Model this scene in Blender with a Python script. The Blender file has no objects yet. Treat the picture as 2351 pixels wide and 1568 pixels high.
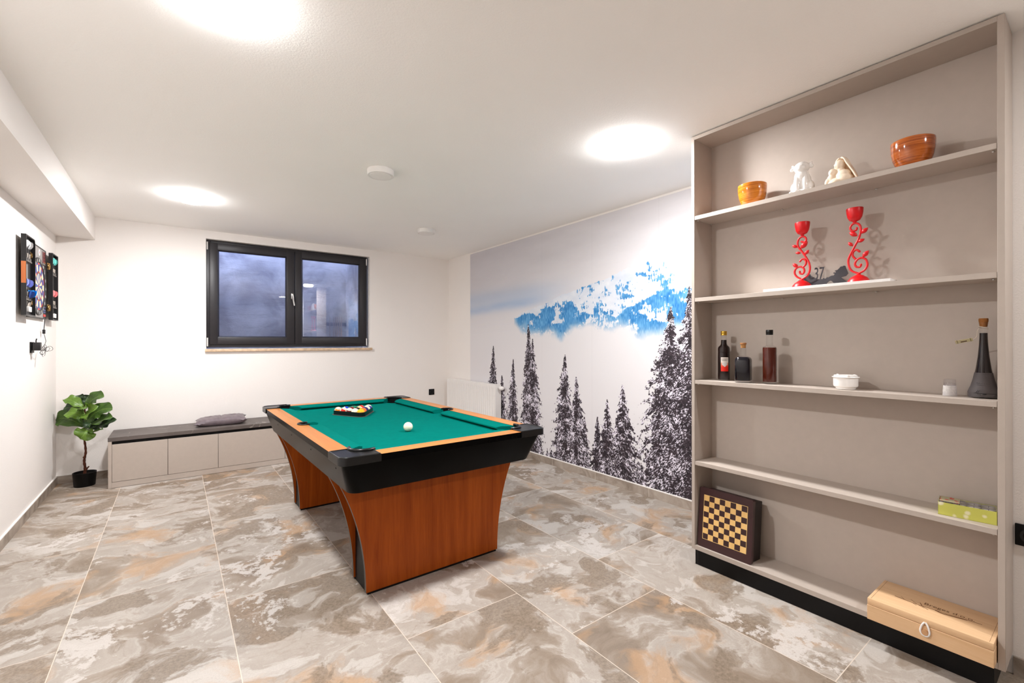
import bpy, bmesh, math, random
import numpy as np
from mathutils import Vector, Matrix, Euler
random.seed(7)
rad = math.radians
SC = bpy.context.scene
COL = SC.collection

# ------------------------------------------------------------------ helpers
def lin(c):
    out = []
    for v in c[:3]:
        v = v / 255.0
        out.append(v / 12.92 if v <= 0.04045 else ((v + 0.055) / 1.055) ** 2.4)
    return (out[0], out[1], out[2], 1.0)

class N:
    """small node-graph helper"""
    def __init__(s, name):
        s.m = bpy.data.materials.new(name); s.m.use_nodes = True
        s.t = s.m.node_tree; s.t.nodes.clear()
        s.out = s.t.nodes.new('ShaderNodeOutputMaterial')
    def n(s, typ, **kw):
        nd = s.t.nodes.new(typ)
        for k, v in kw.items():
            if k.startswith('i_'):
                nd.inputs[k[2:].replace('_', ' ')].default_value = v
            else:
                setattr(nd, k, v)
        return nd
    def l(s, a, b): s.t.links.new(a, b)
    def math(s, op, a, b=None, c=None, clamp=False):
        nd = s.t.nodes.new('ShaderNodeMath'); nd.operation = op; nd.use_clamp = clamp
        for i, v in enumerate((a, b, c)):
            if v is None: continue
            if hasattr(v, 'is_linked') or hasattr(v, 'links'): s.l(v, nd.inputs[i])
            else: nd.inputs[i].default_value = v
        return nd.outputs[0]
    def vmath(s, op, a, b=None):
        nd = s.t.nodes.new('ShaderNodeVectorMath'); nd.operation = op
        for i, v in enumerate((a, b)):
            if v is None: continue
            if hasattr(v, 'links'): s.l(v, nd.inputs[i])
            else: nd.inputs[i].default_value = v
        return nd.outputs[0]
    def mix(s, fac, a, b, mode='MIX'):
        nd = s.t.nodes.new('ShaderNodeMix'); nd.data_type = 'RGBA'; nd.blend_type = mode
        for idx, v in ((0, fac), (6, a), (7, b)):
            if hasattr(v, 'links'): s.l(v, nd.inputs[idx])
            else: nd.inputs[idx].default_value = v
        return nd.outputs[2]
    def ramp(s, fac, stops, interp='LINEAR'):
        nd = s.t.nodes.new('ShaderNodeValToRGB'); nd.color_ramp.interpolation = interp
        el = nd.color_ramp.elements
        while len(el) > 1: el.remove(el[-1])
        el[0].position, el[0].color = stops[0][0], stops[0][1]
        for p, c in stops[1:]:
            e = el.new(p); e.color = c
        s.l(fac, nd.inputs[0]); return nd.outputs[0]
    def noise(s, vec, scale, detail=4, rough=.55, dist=0.0):
        nd = s.t.nodes.new('ShaderNodeTexNoise')
        nd.inputs['Scale'].default_value = scale; nd.inputs['Detail'].default_value = detail
        nd.inputs['Roughness'].default_value = rough; nd.inputs['Distortion'].default_value = dist
        if vec is not None: s.l(vec, nd.inputs['Vector'])
        return nd
    def obj(s):
        return s.n('ShaderNodeTexCoord').outputs['Object']
    def mapping(s, vec, scale=(1, 1, 1), loc=(0, 0, 0), rot=(0, 0, 0)):
        nd = s.n('ShaderNodeMapping'); nd.inputs['Scale'].default_value = scale
        nd.inputs['Location'].default_value = loc; nd.inputs['Rotation'].default_value = rot
        s.l(vec, nd.inputs['Vector']); return nd.outputs[0]
    def bsdf(s, color, rough=.5, metal=0.0, spec=.5, coat=0.0, normal=None, trans=0.0, ior=1.45, sheen=0.0, emis=None, estr=0.0):
        b = s.n('ShaderNodeBsdfPrincipled')
        for key, v in (('Base Color', color), ('Roughness', rough)):
            if hasattr(v, 'links'): s.l(v, b.inputs[key])
            else: b.inputs[key].default_value = v
        b.inputs['Metallic'].default_value = metal
        b.inputs['Specular IOR Level'].default_value = spec
        b.inputs['Coat Weight'].default_value = coat
        b.inputs['Coat Roughness'].default_value = .08
        b.inputs['Transmission Weight'].default_value = trans
        b.inputs['IOR'].default_value = ior
        b.inputs['Sheen Weight'].default_value = sheen
        if emis is not None:
            b.inputs['Emission Color'].default_value = emis; b.inputs['Emission Strength'].default_value = estr
        if normal is not None: s.l(normal, b.inputs['Normal'])
        s.l(b.outputs[0], s.out.inputs[0]); return b
    def bump(s, h, strength=.3, dist=.002):
        nd = s.n('ShaderNodeBump'); nd.inputs['Strength'].default_value = strength
        nd.inputs['Distance'].default_value = dist; s.l(h, nd.inputs['Height']); return nd.outputs[0]

def plain(name, rgb, rough=.5, metal=0.0, spec=.5, coat=0.0, var=.05, bump=0.0, bscale=300, bdist=.0008, sheen=0.0):
    """plain surface with a faint procedural variation of tone and texture"""
    g = N(name); o = g.obj()
    c = lin(rgb)
    n = g.noise(o, 25, 3)
    lo = tuple(v * (1 - var) for v in c[:3]) + (1,); hi = tuple(min(1, v * (1 + var)) for v in c[:3]) + (1,)
    col = g.ramp(n.outputs[0], [(.3, lo), (.7, hi)])
    nm = None
    if bump:
        b = g.noise(o, bscale, 3, .6); nm = g.bump(b.outputs[0], bump, bdist)
    g.bsdf(col, rough, metal, spec, coat, nm, sheen=sheen)
    return g.m

def wood(name, light, dark, axis='z', freq=18, rough=.35, spec=.5, coat=0.0, fine=1.0):
    g = N(name); o = g.obj()
    sc = {'x': (.06, 1, 1), 'y': (1, .06, 1), 'z': (1, 1, .06)}[axis]
    m = g.mapping(o, tuple(v * freq for v in sc))
    n1 = g.noise(m, 1.0, 5, .6, .6)
    m2 = g.mapping(o, tuple(v * freq * 6 for v in sc))
    n2 = g.noise(m2, 1.0, 4, .7)
    f = g.math('ADD', g.math('MULTIPLY', n1.outputs[0], .7), g.math('MULTIPLY', n2.outputs[0], .3 * fine))
    col = g.ramp(f, [(.33, lin(dark)), (.62, lin(light))])
    g.bsdf(col, rough, 0, spec, coat, g.bump(n2.outputs[0], .05, .0005))
    return g.m

class MB:
    """collects shapes in one bmesh; build() links them as ONE mesh object"""
    def __init__(s): s.bm = bmesh.new(); s.uv = None
    def _tag(s, fs, mi, smooth):
        for f in fs: f.material_index = mi; f.smooth = smooth
    def box(s, x0, x1, y0, y1, z0, z1, mi=0, bev=0.0, seg=2, M=None):
        r = bmesh.ops.create_cube(s.bm, size=1.0)
        vs = r['verts']
        for v in vs:
            v.co = Vector(((x0 + x1) / 2 + v.co.x * (x1 - x0), (y0 + y1) / 2 + v.co.y * (y1 - y0), (z0 + z1) / 2 + v.co.z * (z1 - z0)))
        fs = set(f for v in vs for f in v.link_faces)
        if bev > 0:
            es = list(set(e for v in vs for e in v.link_edges))
            rr = bmesh.ops.bevel(s.bm, geom=es, offset=bev, segments=seg, affect='EDGES', profile=.5)
            vs = [v for v in rr['verts'] if v.is_valid]
            fs = set(f for v in vs for f in v.link_faces)
        s._tag(fs, mi, bev > 0)
        if M is not None: bmesh.ops.transform(s.bm, matrix=M, verts=list(set(v for f in fs for v in f.verts)))
        return s
    def prism(s, pts, z0, z1, mi=0, side=None, M=None, smooth=False):
        """polygon (x, y) extruded from z0 to z1; sides may use another material slot"""
        a = [s.bm.verts.new((x, y, z0)) for x, y in pts]; b = [s.bm.verts.new((x, y, z1)) for x, y in pts]
        n = len(pts); fs = []
        f1 = s.bm.faces.new(a[::-1]); f2 = s.bm.faces.new(b)
        sd = [s.bm.faces.new((a[i], a[(i + 1) % n], b[(i + 1) % n], b[i])) for i in range(n)]
        s._tag([f1, f2], mi, False); s._tag(sd, mi if side is None else side, smooth)
        bmesh.ops.recalc_face_normals(s.bm, faces=[f1, f2] + sd)
        if M is not None: bmesh.ops.transform(s.bm, matrix=M, verts=a + b)
        return s
    def lathe(s, prof, seg=40, mi=0, M=None, close=False, mis=None, smooth=True):
        """profile [(r, z)] turned round z"""
        rings = []; allv = []
        for r, z in prof:
            if r < 1e-6:
                v = s.bm.verts.new((0, 0, z)); rings.append([v]); allv.append(v)
            else:
                ring = [s.bm.verts.new((r * math.cos(2 * math.pi * i / seg), r * math.sin(2 * math.pi * i / seg), z)) for i in range(seg)]
                rings.append(ring); allv += ring
        for k in range(len(rings) - 1):
            A, B = rings[k], rings[k + 1]; m_ = mis[k] if mis else mi
            for i in range(seg):
                j = (i + 1) % seg
                if len(A) == 1 and len(B) == 1: continue
                if len(A) == 1: f = s.bm.faces.new((A[0], B[j], B[i]))
                elif len(B) == 1: f = s.bm.faces.new((A[i], A[j], B[0]))
                else: f = s.bm.faces.new((A[i], A[j], B[j], B[i]))
                f.material_index = m_; f.smooth = smooth
        if M is not None: bmesh.ops.transform(s.bm, matrix=M, verts=allv)
        return s
    def tube(s, pts, r, seg=8, mi=0, caps=True, closed=False):
        """round tube along a 3-D polyline; r may be a list"""
        P = [Vector(p) for p in pts]; n = len(P)
        R = r if isinstance(r, (list, tuple)) else [r] * n
        rings = []; up = None
        for i in range(n):
            if closed: t = (P[(i + 1) % n] - P[i - 1])
            else: t = P[min(i + 1, n - 1)] - P[max(i - 1, 0)]
            if t.length < 1e-9: t = Vector((0, 0, 1))
            t.normalize()
            if up is None:
                up = Vector((0, 0, 1)) if abs(t.z) < .9 else Vector((1, 0, 0))
            up = up - t * up.dot(t)
            if up.length < 1e-6: up = t.orthogonal()
            up.normalize(); sd = t.cross(up)
            rings.append([s.bm.verts.new(P[i] + (up * math.cos(2 * math.pi * k / seg) + sd * math.sin(2 * math.pi * k / seg)) * R[i]) for k in range(seg)])
        for i in range(n if closed else n - 1):
            A, B = rings[i], rings[(i + 1) % n]
            for k in range(seg):
                f = s.bm.faces.new((A[k], A[(k + 1) % seg], B[(k + 1) % seg], B[k])); f.smooth = True; f.material_index = mi
        if caps and not closed:
            for ring in (rings[0][::-1], rings[-1]):
                f = s.bm.faces.new(ring); f.material_index = mi
        return s
    def ball(s, c, r, mi=0, sub=3, M=None):
        rr = bmesh.ops.create_icosphere(s.bm, subdivisions=sub, radius=1.0)
        sx, sy, sz = r if isinstance(r, (tuple, list)) else (r, r, r)
        mat = Matrix.Translation(c) @ (M if M is not None else Matrix()) @ Matrix.Diagonal((sx, sy, sz, 1))
        bmesh.ops.transform(s.bm, matrix=mat, verts=rr['verts'])
        s._tag(set(f for v in rr['verts'] for f in v.link_faces), mi, True)
        return s
    def cyl(s, a, b, r, seg=20, mi=0, r2=None):
        return s.tube([a, b], [r, r if r2 is None else r2], seg, mi)
    def quad(s, pts, mi=0):
        f = s.bm.faces.new([s.bm.verts.new(p) for p in pts]); f.material_index = mi; return s
    def build(s, name, mats, parent=None, loc=None, rot=None, sharp=rad(40), norm=True):
        if norm: bmesh.ops.recalc_face_normals(s.bm, faces=list(s.bm.faces))
        me = bpy.data.meshes.new(name); s.bm.to_mesh(me); s.bm.free()
        for m in (mats if isinstance(mats, (list, tuple)) else [mats]): me.materials.append(m)
        try: me.set_sharp_from_angle(angle=sharp)
        except Exception: pass
        o = bpy.data.objects.new(name, me); COL.objects.link(o)
        if parent is not None: o.parent = parent
        if loc is not None: o.location = loc
        if rot is not None: o.rotation_euler = rot
        return o

def tag(o, label, cat, group=None):
    o['label'] = label; o['category'] = cat
    if group: o['group'] = group
    return o
def thing(name, label, cat, loc=(0, 0, 0), rot=(0, 0, 0), group=None):
    o = bpy.data.objects.new(name, None); o.empty_display_size = .05; COL.objects.link(o)
    o.location = loc; o.rotation_euler = rot
    return tag(o, label, cat, group)
def struct(o): o['kind'] = 'structure'; return o
def arc(cx, cy, r, a0, a1, n=10):
    return [(cx + r * math.cos(rad(a0 + (a1 - a0) * i / n)), cy + r * math.sin(rad(a0 + (a1 - a0) * i / n))) for i in range(n + 1)]
def spline(pts, n=6):
    """Catmull-Rom through 2-D / 3-D points"""
    P = [Vector(p) for p in pts]; out = []
    for i in range(len(P) - 1):
        p0, p1, p2, p3 = P[max(i - 1, 0)], P[i], P[i + 1], P[min(i + 2, len(P) - 1)]
        for k in range(n):
            t = k / n
            out.append(.5 * ((2 * p1) + (p2 - p0) * t + (2 * p0 - 5 * p1 + 4 * p2 - p3) * t * t + (3 * p1 - p0 - 3 * p2 + p3) * t ** 3))
    out.append(P[-1]); return out
def text_mesh(txt, size, mat, name, parent, M, extrude=.0003, align='LEFT', shear=0.0, xs=1.0):
    cu = bpy.data.curves.new('lettering', 'FONT'); cu.body = txt; cu.size = size; cu.extrude = extrude
    cu.align_x = align; cu.shear = shear
    t = bpy.data.objects.new('lettering', cu); COL.objects.link(t)
    bpy.context.view_layer.update()
    me = bpy.data.meshes.new_from_object(t.evaluated_get(bpy.context.evaluated_depsgraph_get()))
    bpy.data.objects.remove(t)
    me.transform(M @ Matrix.Diagonal((xs, 1, 1, 1)))
    me.materials.clear(); me.materials.append(mat)
    o = bpy.data.objects.new(name, me); COL.objects.link(o); o.parent = parent
    return o
def copy_tree(o, parent=None):
    c = o.copy(); COL.objects.link(c)
    if parent is not None: c.parent = parent
    for ch in list(o.children): copy_tree(ch, c)
    return c

# ------------------------------------------------------------------ room dimensions (metres)
L, R, D, H = -.880, 3.161, 5.780, 2.481      # left wall, mural wall, window wall, ceiling
RX = 2.600                                    # short wall behind the shelf
JOG = 1.200                                   # where the room widens behind the shelf
BACK = -5.60                                  # wall behind the camera
BX, BZ = -.614, 2.263                         # boxed beam on the left

# ------------------------------------------------------------------ materials
def wall_mat(name, rgb, bs=.35, scale=150):
    g = N(name); o = g.obj()
    n1 = g.noise(o, scale, 4, .65); n2 = g.noise(o, 2.0, 2)
    c = lin(rgb)
    col = g.ramp(n2.outputs[0], [(.3, tuple(v * .985 for v in c[:3]) + (1,)), (.7, c)])
    g.bsdf(col, .92, 0, .2, 0, g.bump(n1.outputs[0], bs, .004)); return g.m
M_wall = wall_mat('white_textured_plaster', (237, 232, 228))
M_ceil = wall_mat('white_ceiling_plaster', (250, 248, 245), .35, 130)

def floor_mat():
    g = N('marbled_stone_tile'); o = g.obj()
    sep = g.n('ShaderNodeSeparateXYZ'); g.l(o, sep.inputs[0])
    X, Y = sep.outputs[0], sep.outputs[1]
    u = g.math('DIVIDE', g.math('ADD', X, .40 + 6.0), .60)
    ci = g.math('FLOOR', u)
    odd = g.math('MODULO', ci, 2.0)                       # the joints shift by a third from row to row
    off = g.math('MULTIPLY', g.math('SUBTRACT', 1.0, odd), .40)
    v = g.math('DIVIDE', g.math('ADD', g.math('SUBTRACT', Y, off), 12.0 - 2.64), 1.20)
    ri = g.math('FLOOR', v)
    fu = g.math('FRACT', u); fv = g.math('FRACT', v)
    du = g.math('MULTIPLY', g.math('MINIMUM', fu, g.math('SUBTRACT', 1.0, fu)), .60)
    dv = g.math('MULTIPLY', g.math('MINIMUM', fv, g.math('SUBTRACT', 1.0, fv)), 1.20)
    d = g.math('MINIMUM', du, dv)
    grout = g.math('LESS_THAN', d, .0016)
    wn = g.n('ShaderNodeTexWhiteNoise', noise_dimensions='2D')
    cmb = g.n('ShaderNodeCombineXYZ'); g.l(ci, cmb.inputs[0]); g.l(ri, cmb.inputs[1])
    g.l(cmb.outputs[0], wn.inputs['Vector'])
    shift = g.vmath('MULTIPLY', wn.outputs['Color'], (37.0, 53.0, 29.0))
    wsep = g.n('ShaderNodeSeparateXYZ'); g.l(wn.outputs['Color'], wsep.inputs[0])
    base = g.vmath('ADD', o, shift)
    # flowing domain: warped strongly so the patches have torn, folded edges
    w1 = g.noise(base, 1.6, 3, .55)
    warp = g.vmath('MULTIPLY', g.vmath('SUBTRACT', w1.outputs['Color'], (.5, .5, .5)), (.65, .65, .65))
    p = g.vmath('ADD', base, warp)
    w2 = g.noise(p, 6.0, 4, .65)
    p2 = g.vmath('ADD', p, g.vmath('MULTIPLY', g.vmath('SUBTRACT', w2.outputs['Color'], (.5, .5, .5)), (.10, .10, .10)))
    big = g.noise(g.mapping(p2, (1.0, 1.25, 1.0), rot=(0, 0, .5)), 1.9, 8, .60, .3)
    col = g.ramp(big.outputs[0], [(.30, lin((134, 117, 101))), (.40, lin((158, 142, 126))), (.455, lin((176, 163, 150))), (.485, lin((201, 192, 183))), (.50, lin((190, 180, 170))), (.56, lin((182, 171, 160))), (.585, lin((205, 197, 189))), (.70, lin((212, 205, 198)))])
    # tan blush
    tan = g.noise(p2, 2.6, 6, .62)
    tf = g.ramp(tan.outputs[0], [(.55, (0, 0, 0, 1)), (.66, (1, 1, 1, 1))])
    col = g.mix(g.math('MULTIPLY', tf, .70), col, lin((200, 160, 120)))
    # darker torn brown patches with sharp borders
    pb = g.vmath('ADD', p2, (11.0, 4.0, 0.0))
    br = g.noise(g.mapping(pb, (1.0, 1.2, 1.0), rot=(0, 0, .7)), 2.1, 9, .62)
    grain = g.noise(base, 75, 5, .72)
    brv = g.math('ADD', br.outputs[0], g.math('MULTIPLY', g.math('SUBTRACT', grain.outputs[0], .5), .05))
    bf = g.ramp(brv, [(.538, (0, 0, 0, 1)), (.57, (1, 1, 1, 1))])
    dk = g.ramp(grain.outputs[0], [(.32, lin((116, 99, 82))), (.62, lin((160, 143, 125)))])
    col = g.mix(g.math('MULTIPLY', bf, .80), col, dk)
    # chalk-white flakes
    pw = g.vmath('ADD', p2, (3.0, 17.0, 0.0))
    wh = g.noise(pw, 2.0, 8, .66)
    sp = g.noise(base, 26, 5, .72)
    wv = g.math('ADD', wh.outputs[0], g.math('MULTIPLY', g.math('SUBTRACT', sp.outputs[0], .5), .30))
    wf = g.ramp(wv, [(.595, (0, 0, 0, 1)), (.625, (1, 1, 1, 1))])
    col = g.mix(g.math('MULTIPLY', wf, .85), col, lin((222, 215, 209)))
    # rusty seams along the folds
    ve = g.noise(g.mapping(p2, (1.0, 1.6, 1.0), rot=(0, 0, -.4)), 1.5, 5, .55)
    vd = g.math('ABSOLUTE', g.math('SUBTRACT', ve.outputs[0], .5))
    vf = g.ramp(vd, [(.0, (1, 1, 1, 1)), (.010, (0, 0, 0, 1))])
    col = g.mix(g.math('MULTIPLY', vf, .16), col, lin((128, 98, 70)))
    # fine grit
    fg = g.noise(base, 170, 3, .7)
    col = g.mix(g.ramp(fg.outputs[0], [(.35, (.13, .13, .13, 1)), (.6, (0, 0, 0, 1))]), col, lin((118, 102, 88)))
    tone = g.math('ADD', .69, g.math('MULTIPLY', wsep.outputs[0], .12))
    tn = g.n('ShaderNodeCombineXYZ'); [g.l(tone, tn.inputs[i]) for i in range(3)]
    col = g.mix(1.0, col, tn.outputs[0], 'MULTIPLY')
    col = g.mix(grout, col, lin((205, 192, 178)))
    rr = g.ramp(big.outputs[0], [(.3, (.42, .42, .42, 1)), (.7, (.55, .55, .55, 1))])
    hh = g.math('SUBTRACT', g.math('ADD', g.math('MULTIPLY', br.outputs[0], .4), g.math('MULTIPLY', grain.outputs[0], .25)), g.math('MULTIPLY', grout, .6))
    g.bsdf(col, rr, 0, .35, 0, g.bump(hh, .16, .003)); return g.m
M_floor = floor_mat()

M_shelf = plain('greige_laminate', (180, 168, 158), .55, 0, .4, 0, .02, .06, 400)
M_black = plain('matt_black', (9, 8, 9), .45, 0, .25)
M_blackgloss = plain('black_plastic', (13, 13, 14), .28, 0, .5, 0, .1, .12, 500, .0004)
M_apron = plain('black_satin_laminate', (5, 5, 5), .26, 0, .05, 0, .1, .05, 600, .0003)
M_edge = plain('grey_edge_band', (86, 80, 76), .5)
M_felt = plain('green_billiard_cloth', (0, 103, 94), .95, 0, .02, 0, .05, .25, 900, .0005)
M_rail = wood('cherry_rail', (196, 127, 60), (172, 102, 42), 'y', 16, .30, .5)
M_railx = wood('cherry_rail_cross', (196, 127, 60), (172, 102, 42), 'x', 16, .30, .5)
M_panel = wood('cherry_panel', (172, 84, 22), (134, 56, 8), 'z', 16, .42, .2)
M_frame = plain('anthracite_window', (38, 35, 38), .42, 0, .5, 0, .04, .06, 500)
M_white = plain('white_enamel', (236, 233, 230), .35, 0, .5, 0, .01)
M_whitep = plain('white_plastic', (232, 229, 226), .45, 0, .5, 0, .02)
M_chrome = plain('brushed_metal', (205, 203, 200), .3, 1.0)
M_brass = plain('aged_brass', (150, 118, 70), .35, 1.0, .5, 0, .2)
M_red = plain('red_lacquer', (205, 14, 22), .38, 0, .5, 0, .03)
M_sill = plain('beige_speckled_stone', (206, 178, 148), .6, 0, .4, 0, .25)

def glass_thin(name, tint=(255, 255, 255), refl=.08, rough=.0, ior=1.5):
    g = N(name)
    tr = g.n('ShaderNodeBsdfTransparent'); tr.inputs[0].default_value = lin(tint)
    gl = g.n('ShaderNodeBsdfGlossy'); gl.inputs['Roughness'].default_value = rough
    lw = g.n('ShaderNodeLayerWeight'); lw.inputs[0].default_value = .5      # Schlick reflectance of a thin sheet
    r0 = ((ior - 1) / (ior + 1)) ** 2
    nz = g.noise(g.obj(), 3, 2)
    f = g.math('MULTIPLY_ADD', g.math('POWER', lw.outputs['Facing'], 5.0), 1 - r0, r0)
    f = g.math('ADD', f, g.math('MULTIPLY', nz.outputs[0], refl), None, True)
    mx = g.n('ShaderNodeMixShader'); g.l(f, mx.inputs[0]); g.l(tr.outputs[0], mx.inputs[1]); g.l(gl.outputs[0], mx.inputs[2])
    g.l(mx.outputs[0], g.out.inputs[0]); return g.m
M_pane = glass_thin('double_glazing', (245, 248, 255), .15)
M_glass = glass_thin('clear_bottle_glass', (250, 250, 250), .025, 0, 1.33)

def lamp_mat(name, strength):
    g = N(name); e = g.n('ShaderNodeEmission'); e.inputs[0].default_value = (.975, .972, .975, 1); e.inputs[1].default_value = strength
    g.l(e.outputs[0], g.out.inputs[0]); return g.m
LAMP = 560.0
M_lit = lamp_mat('lit_diffuser', LAMP)
M_lit2 = lamp_mat('lit_diffuser_dimmer', LAMP * .55)
M_litside = lamp_mat('glowing_opal_housing', LAMP * .09)
M_off = plain('unlit_diffuser', (238, 235, 232), .4, 0, .4, 0, .01)

# ------------------------------------------------------------------ room shell
m = MB(); m.box(L - .2, R + .2, BACK - .2, D + .3, -.1, 0)
fl = struct(m.build('floor', M_floor))
m = MB(); m.box(L - .2, R + .2, BACK - .2, D + .3, H, H + .12)
struct(m.build('ceiling', M_ceil))
m = MB(); m.box(L - .2, L, BACK - .2, D + .3, 0, H)
struct(m.build('wall_left', M_wall))
WX0, WX1, WZ0, WZ1 = .255, 2.012, 1.222, 2.396
m = MB()
m.box(L, WX0, D, D + .3, 0, H); m.box(WX1, R, D, D + .3, 0, H)
m.box(WX0, WX1, D, D + .3, 0, WZ0); m.box(WX0, WX1, D, D + .3, WZ1, H)
struct(m.build('wall_back', M_wall))
m = MB(); m.box(R, R + .2, JOG, D + .3, 0, H)
struct(m.build('wall_right', M_wall))
m = MB(); m.box(RX, R + .2, BACK, JOG, 0, H)
struct(m.build('wall_front_right', M_wall))
m = MB(); m.box(L, R + .2, BACK - .2, BACK, 0, H)
struct(m.build('wall_front', M_wall))
m = MB(); m.box(L, BX, BACK, D, BZ, H)
struct(m.build('trim_1', M_wall))

# tiled baseboards with thin joints and a white bead on top
def base_mat():
    return M_floor
BBH, BBT = .0705, .010
def baseboard(name, x0, x1, y0, y1):
    m = MB(); m.box(x0, x1, y0, y1, 0, BBH)
    o = struct(m.build(name, M_base)); return o
g = N('tile_baseboard'); o_ = g.obj()
n1 = g.noise(o_, 5, 6, .65, .8); n2 = g.noise(o_, 30, 4)
sx = g.n('ShaderNodeSeparateXYZ'); g.l(o_, sx.inputs[0])
jt = g.math('LESS_THAN', g.math('FRACT', g.math('DIVIDE', g.math('ADD', g.math('ADD', sx.outputs[0], sx.outputs[1]), 20.32), .6)), .006)
bc = g.ramp(n1.outputs[0], [(.32, lin((120, 106, 94))), (.5, lin((156, 143, 131))), (.66, lin((178, 166, 155)))])
bc = g.mix(jt, bc, lin((205, 195, 184)))
g.bsdf(bc, .5, 0, .35); M_base = g.m
baseboard('baseboard_left', L, L + BBT, BACK, D)
baseboard('baseboard_back', L + BBT, R - BBT, D - BBT, D)
baseboard('baseboard_right', R - BBT, R, JOG, D - BBT)
baseboard('baseboard_front_right', RX - BBT, RX, BACK, .242)
baseboard('baseboard_recess', RX + .01, R - BBT, JOG, JOG + BBT)
M_bead = plain('white_bead', (240, 236, 232), .6, 0, .4, 0, .01)
def bead(name, x0, x1, y0, y1):
    m = MB(); m.box(x0, x1, y0, y1, BBH, BBH + .0075); struct(m.build(name, M_bead))
bead('trim_2', L, L + BBT + .001, BACK, D); bead('trim_3', L + .012, R - .012, D - BBT - .001, D)
bead('trim_4', R - BBT - .002, R, JOG, D - .012)

# ------------------------------------------------------------------ winter mural on the right wall
def mural_pixels(W, Hh, y0, y1, z0, z1):
    """the printed picture, computed as an array: misty sky, a snowy wooded slope and snow-laden firs"""
    rs = np.random.RandomState(11)
    def vn(ax, ay, seed):
        r = np.random.RandomState(seed); G = r.rand(256, 256).astype(np.float32)
        xi = np.floor(ax).astype(int); yi = np.floor(ay).astype(int); fx = ax - xi; fy = ay - yi
        fx = fx * fx * (3 - 2 * fx); fy = fy * fy * (3 - 2 * fy)
        a = G[yi % 256, xi % 256]; b = G[yi % 256, (xi + 1) % 256]; c = G[(yi + 1) % 256, xi % 256]; d = G[(yi + 1) % 256, (xi + 1) % 256]
        return (a * (1 - fx) + b * fx) * (1 - fy) + (c * (1 - fx) + d * fx) * fy
    def fbm(ax, ay, seed, o=4, g_=.55):
        s = 0; a = 1; t = 0
        for k in range(o):
            s = s + a * vn(ax * 2 ** k + 17 * k, ay * 2 ** k + 31 * k, seed + k); t += a; a *= g_
        return s / t
    Y, Z = np.meshgrid(np.linspace(y0, y1, W, dtype=np.float32), np.linspace(z0, z1, Hh, dtype=np.float32))
    def ss(a, b, x): t = np.clip((x - a) / (b - a), 0, 1); return t * t * (3 - 2 * t)
    def C(*c): return np.array(c, np.float32)
    # sky and mist
    img = np.empty((Hh, W, 3), np.float32)
    far = ss(2.2, 5.2, Y)
    up = ss(1.3, 2.4, Z)
    img[:] = C(218, 215, 217)
    img += ((up * (.35 + .65 * far))[..., None]) * C(-20, -20, -17)
    cl = fbm(Y * 1.1, Z * 5, 3, 5); img += ((cl - .5) * 20 * up)[..., None]
    band = np.exp(-((Z - (1.735 - .03 * (Y - 4))) / .055) ** 2) * ss(3.2, 4.2, Y) * (.6 + .8 * (fbm(Y * 2, Z * 9, 9) - .3))
    band2 = np.exp(-((Z - 1.84) / .10) ** 2) * ss(2.9, 4.0, Y) * .55
    img += (np.clip(band + band2, 0, 1)[..., None]) * C(-46, -26, -4)
    # wooded slope
    ry = np.array([1.1, 1.954, 2.110, 2.193, 2.327, 2.567, 2.760, 2.994, 3.181, 3.412, 3.566, 3.831, 4.045, 4.196], np.float32)
    rz = np.array([2.36, 2.086, 2.036, 1.969, 1.956, 1.930, 1.873, 1.834, 1.804, 1.765, 1.720, 1.663, 1.625, 1.569], np.float32)
    fy = np.array([1.1, 1.955, 2.222, 2.419, 2.634, 2.869, 3.196, 3.413, 3.972, 4.083, 4.196], np.float32)
    fz = np.array([1.36, 1.420, 1.396, 1.367, 1.442, 1.450, 1.460, 1.375, 1.407, 1.432, 1.555], np.float32)
    ridge = np.interp(Y, ry, rz) + (vn(Y * 55, Y * 0, 5) - .4) * .016
    fog = np.interp(Y, fy, fz) + (fbm(Y * 5, Z * 5, 21, 4) - .5) * .16
    inside = (Z < ridge) & (Y < 4.2)
    slope = ss(-.07, .09, Z - fog) * inside
    snow = np.empty_like(img); snow[:] = C(208, 213, 222)
    snow += ((fbm(Y * 9, Z * 14, 40, 4) - .5) * 26)[..., None] * C(1.2, .9, .5)
    h = (Z - fog) / np.maximum(ridge - fog, .02)
    dens = fbm(Y * 5.5, Z * 8, 61, 4)
    thick_l = ss(4.3, 3.1, Y) * 0 + ss(3.05, 3.35, Y) * (1 - ss(.62, .95, h))
    lowr = np.interp(Y, [1.1, 1.955, 2.222, 2.481, 2.656, 2.9], [1.86, 1.734, 1.705, 1.618, 1.541, 1.44]).astype(np.float32)
    thick_r = ss(.02, -.03, Z - lowr - (dens - .5) * .06) * (1 - ss(2.6, 2.95, Y))
    dens2 = fbm(Y * 15, Z * 22, 65, 3)
    thick_m = .55 * ss(3.5, 3.1, Y) * ss(2.45, 2.75, Y) * (1 - ss(.25, .6, h))
    top = ss(.70, .97, h) * (1 - thick_r)
    cover = np.clip(.34 + .62 * np.maximum(np.maximum(thick_l, thick_r), thick_m) + (dens - .5) * 1.9 + (dens2 - .5) * 1.3 - .30 * top - .22 * ss(2.55, 2.0, Y) * (1 - thick_r), 0, 1)
    trees = vn(Y * 95, Z * 34, 71) * .6 + vn(Y * 190, Z * 70, 72) * .4
    tm = ss(-.06, .12, cover - trees * .98)
    shade = np.clip(vn(Y * 120, Z * 40, 81) * .7 + vn(Y * 14, Z * 14, 82) * .5, 0, 1)[..., None]
    blue = C(14, 94, 164) * (1 - shade) + C(96, 160, 208) * shade
    snow = snow * (1 - tm[..., None] * .93) + blue * tm[..., None] * .93
    img = img * (1 - slope[..., None]) + snow * slope[..., None]
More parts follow.
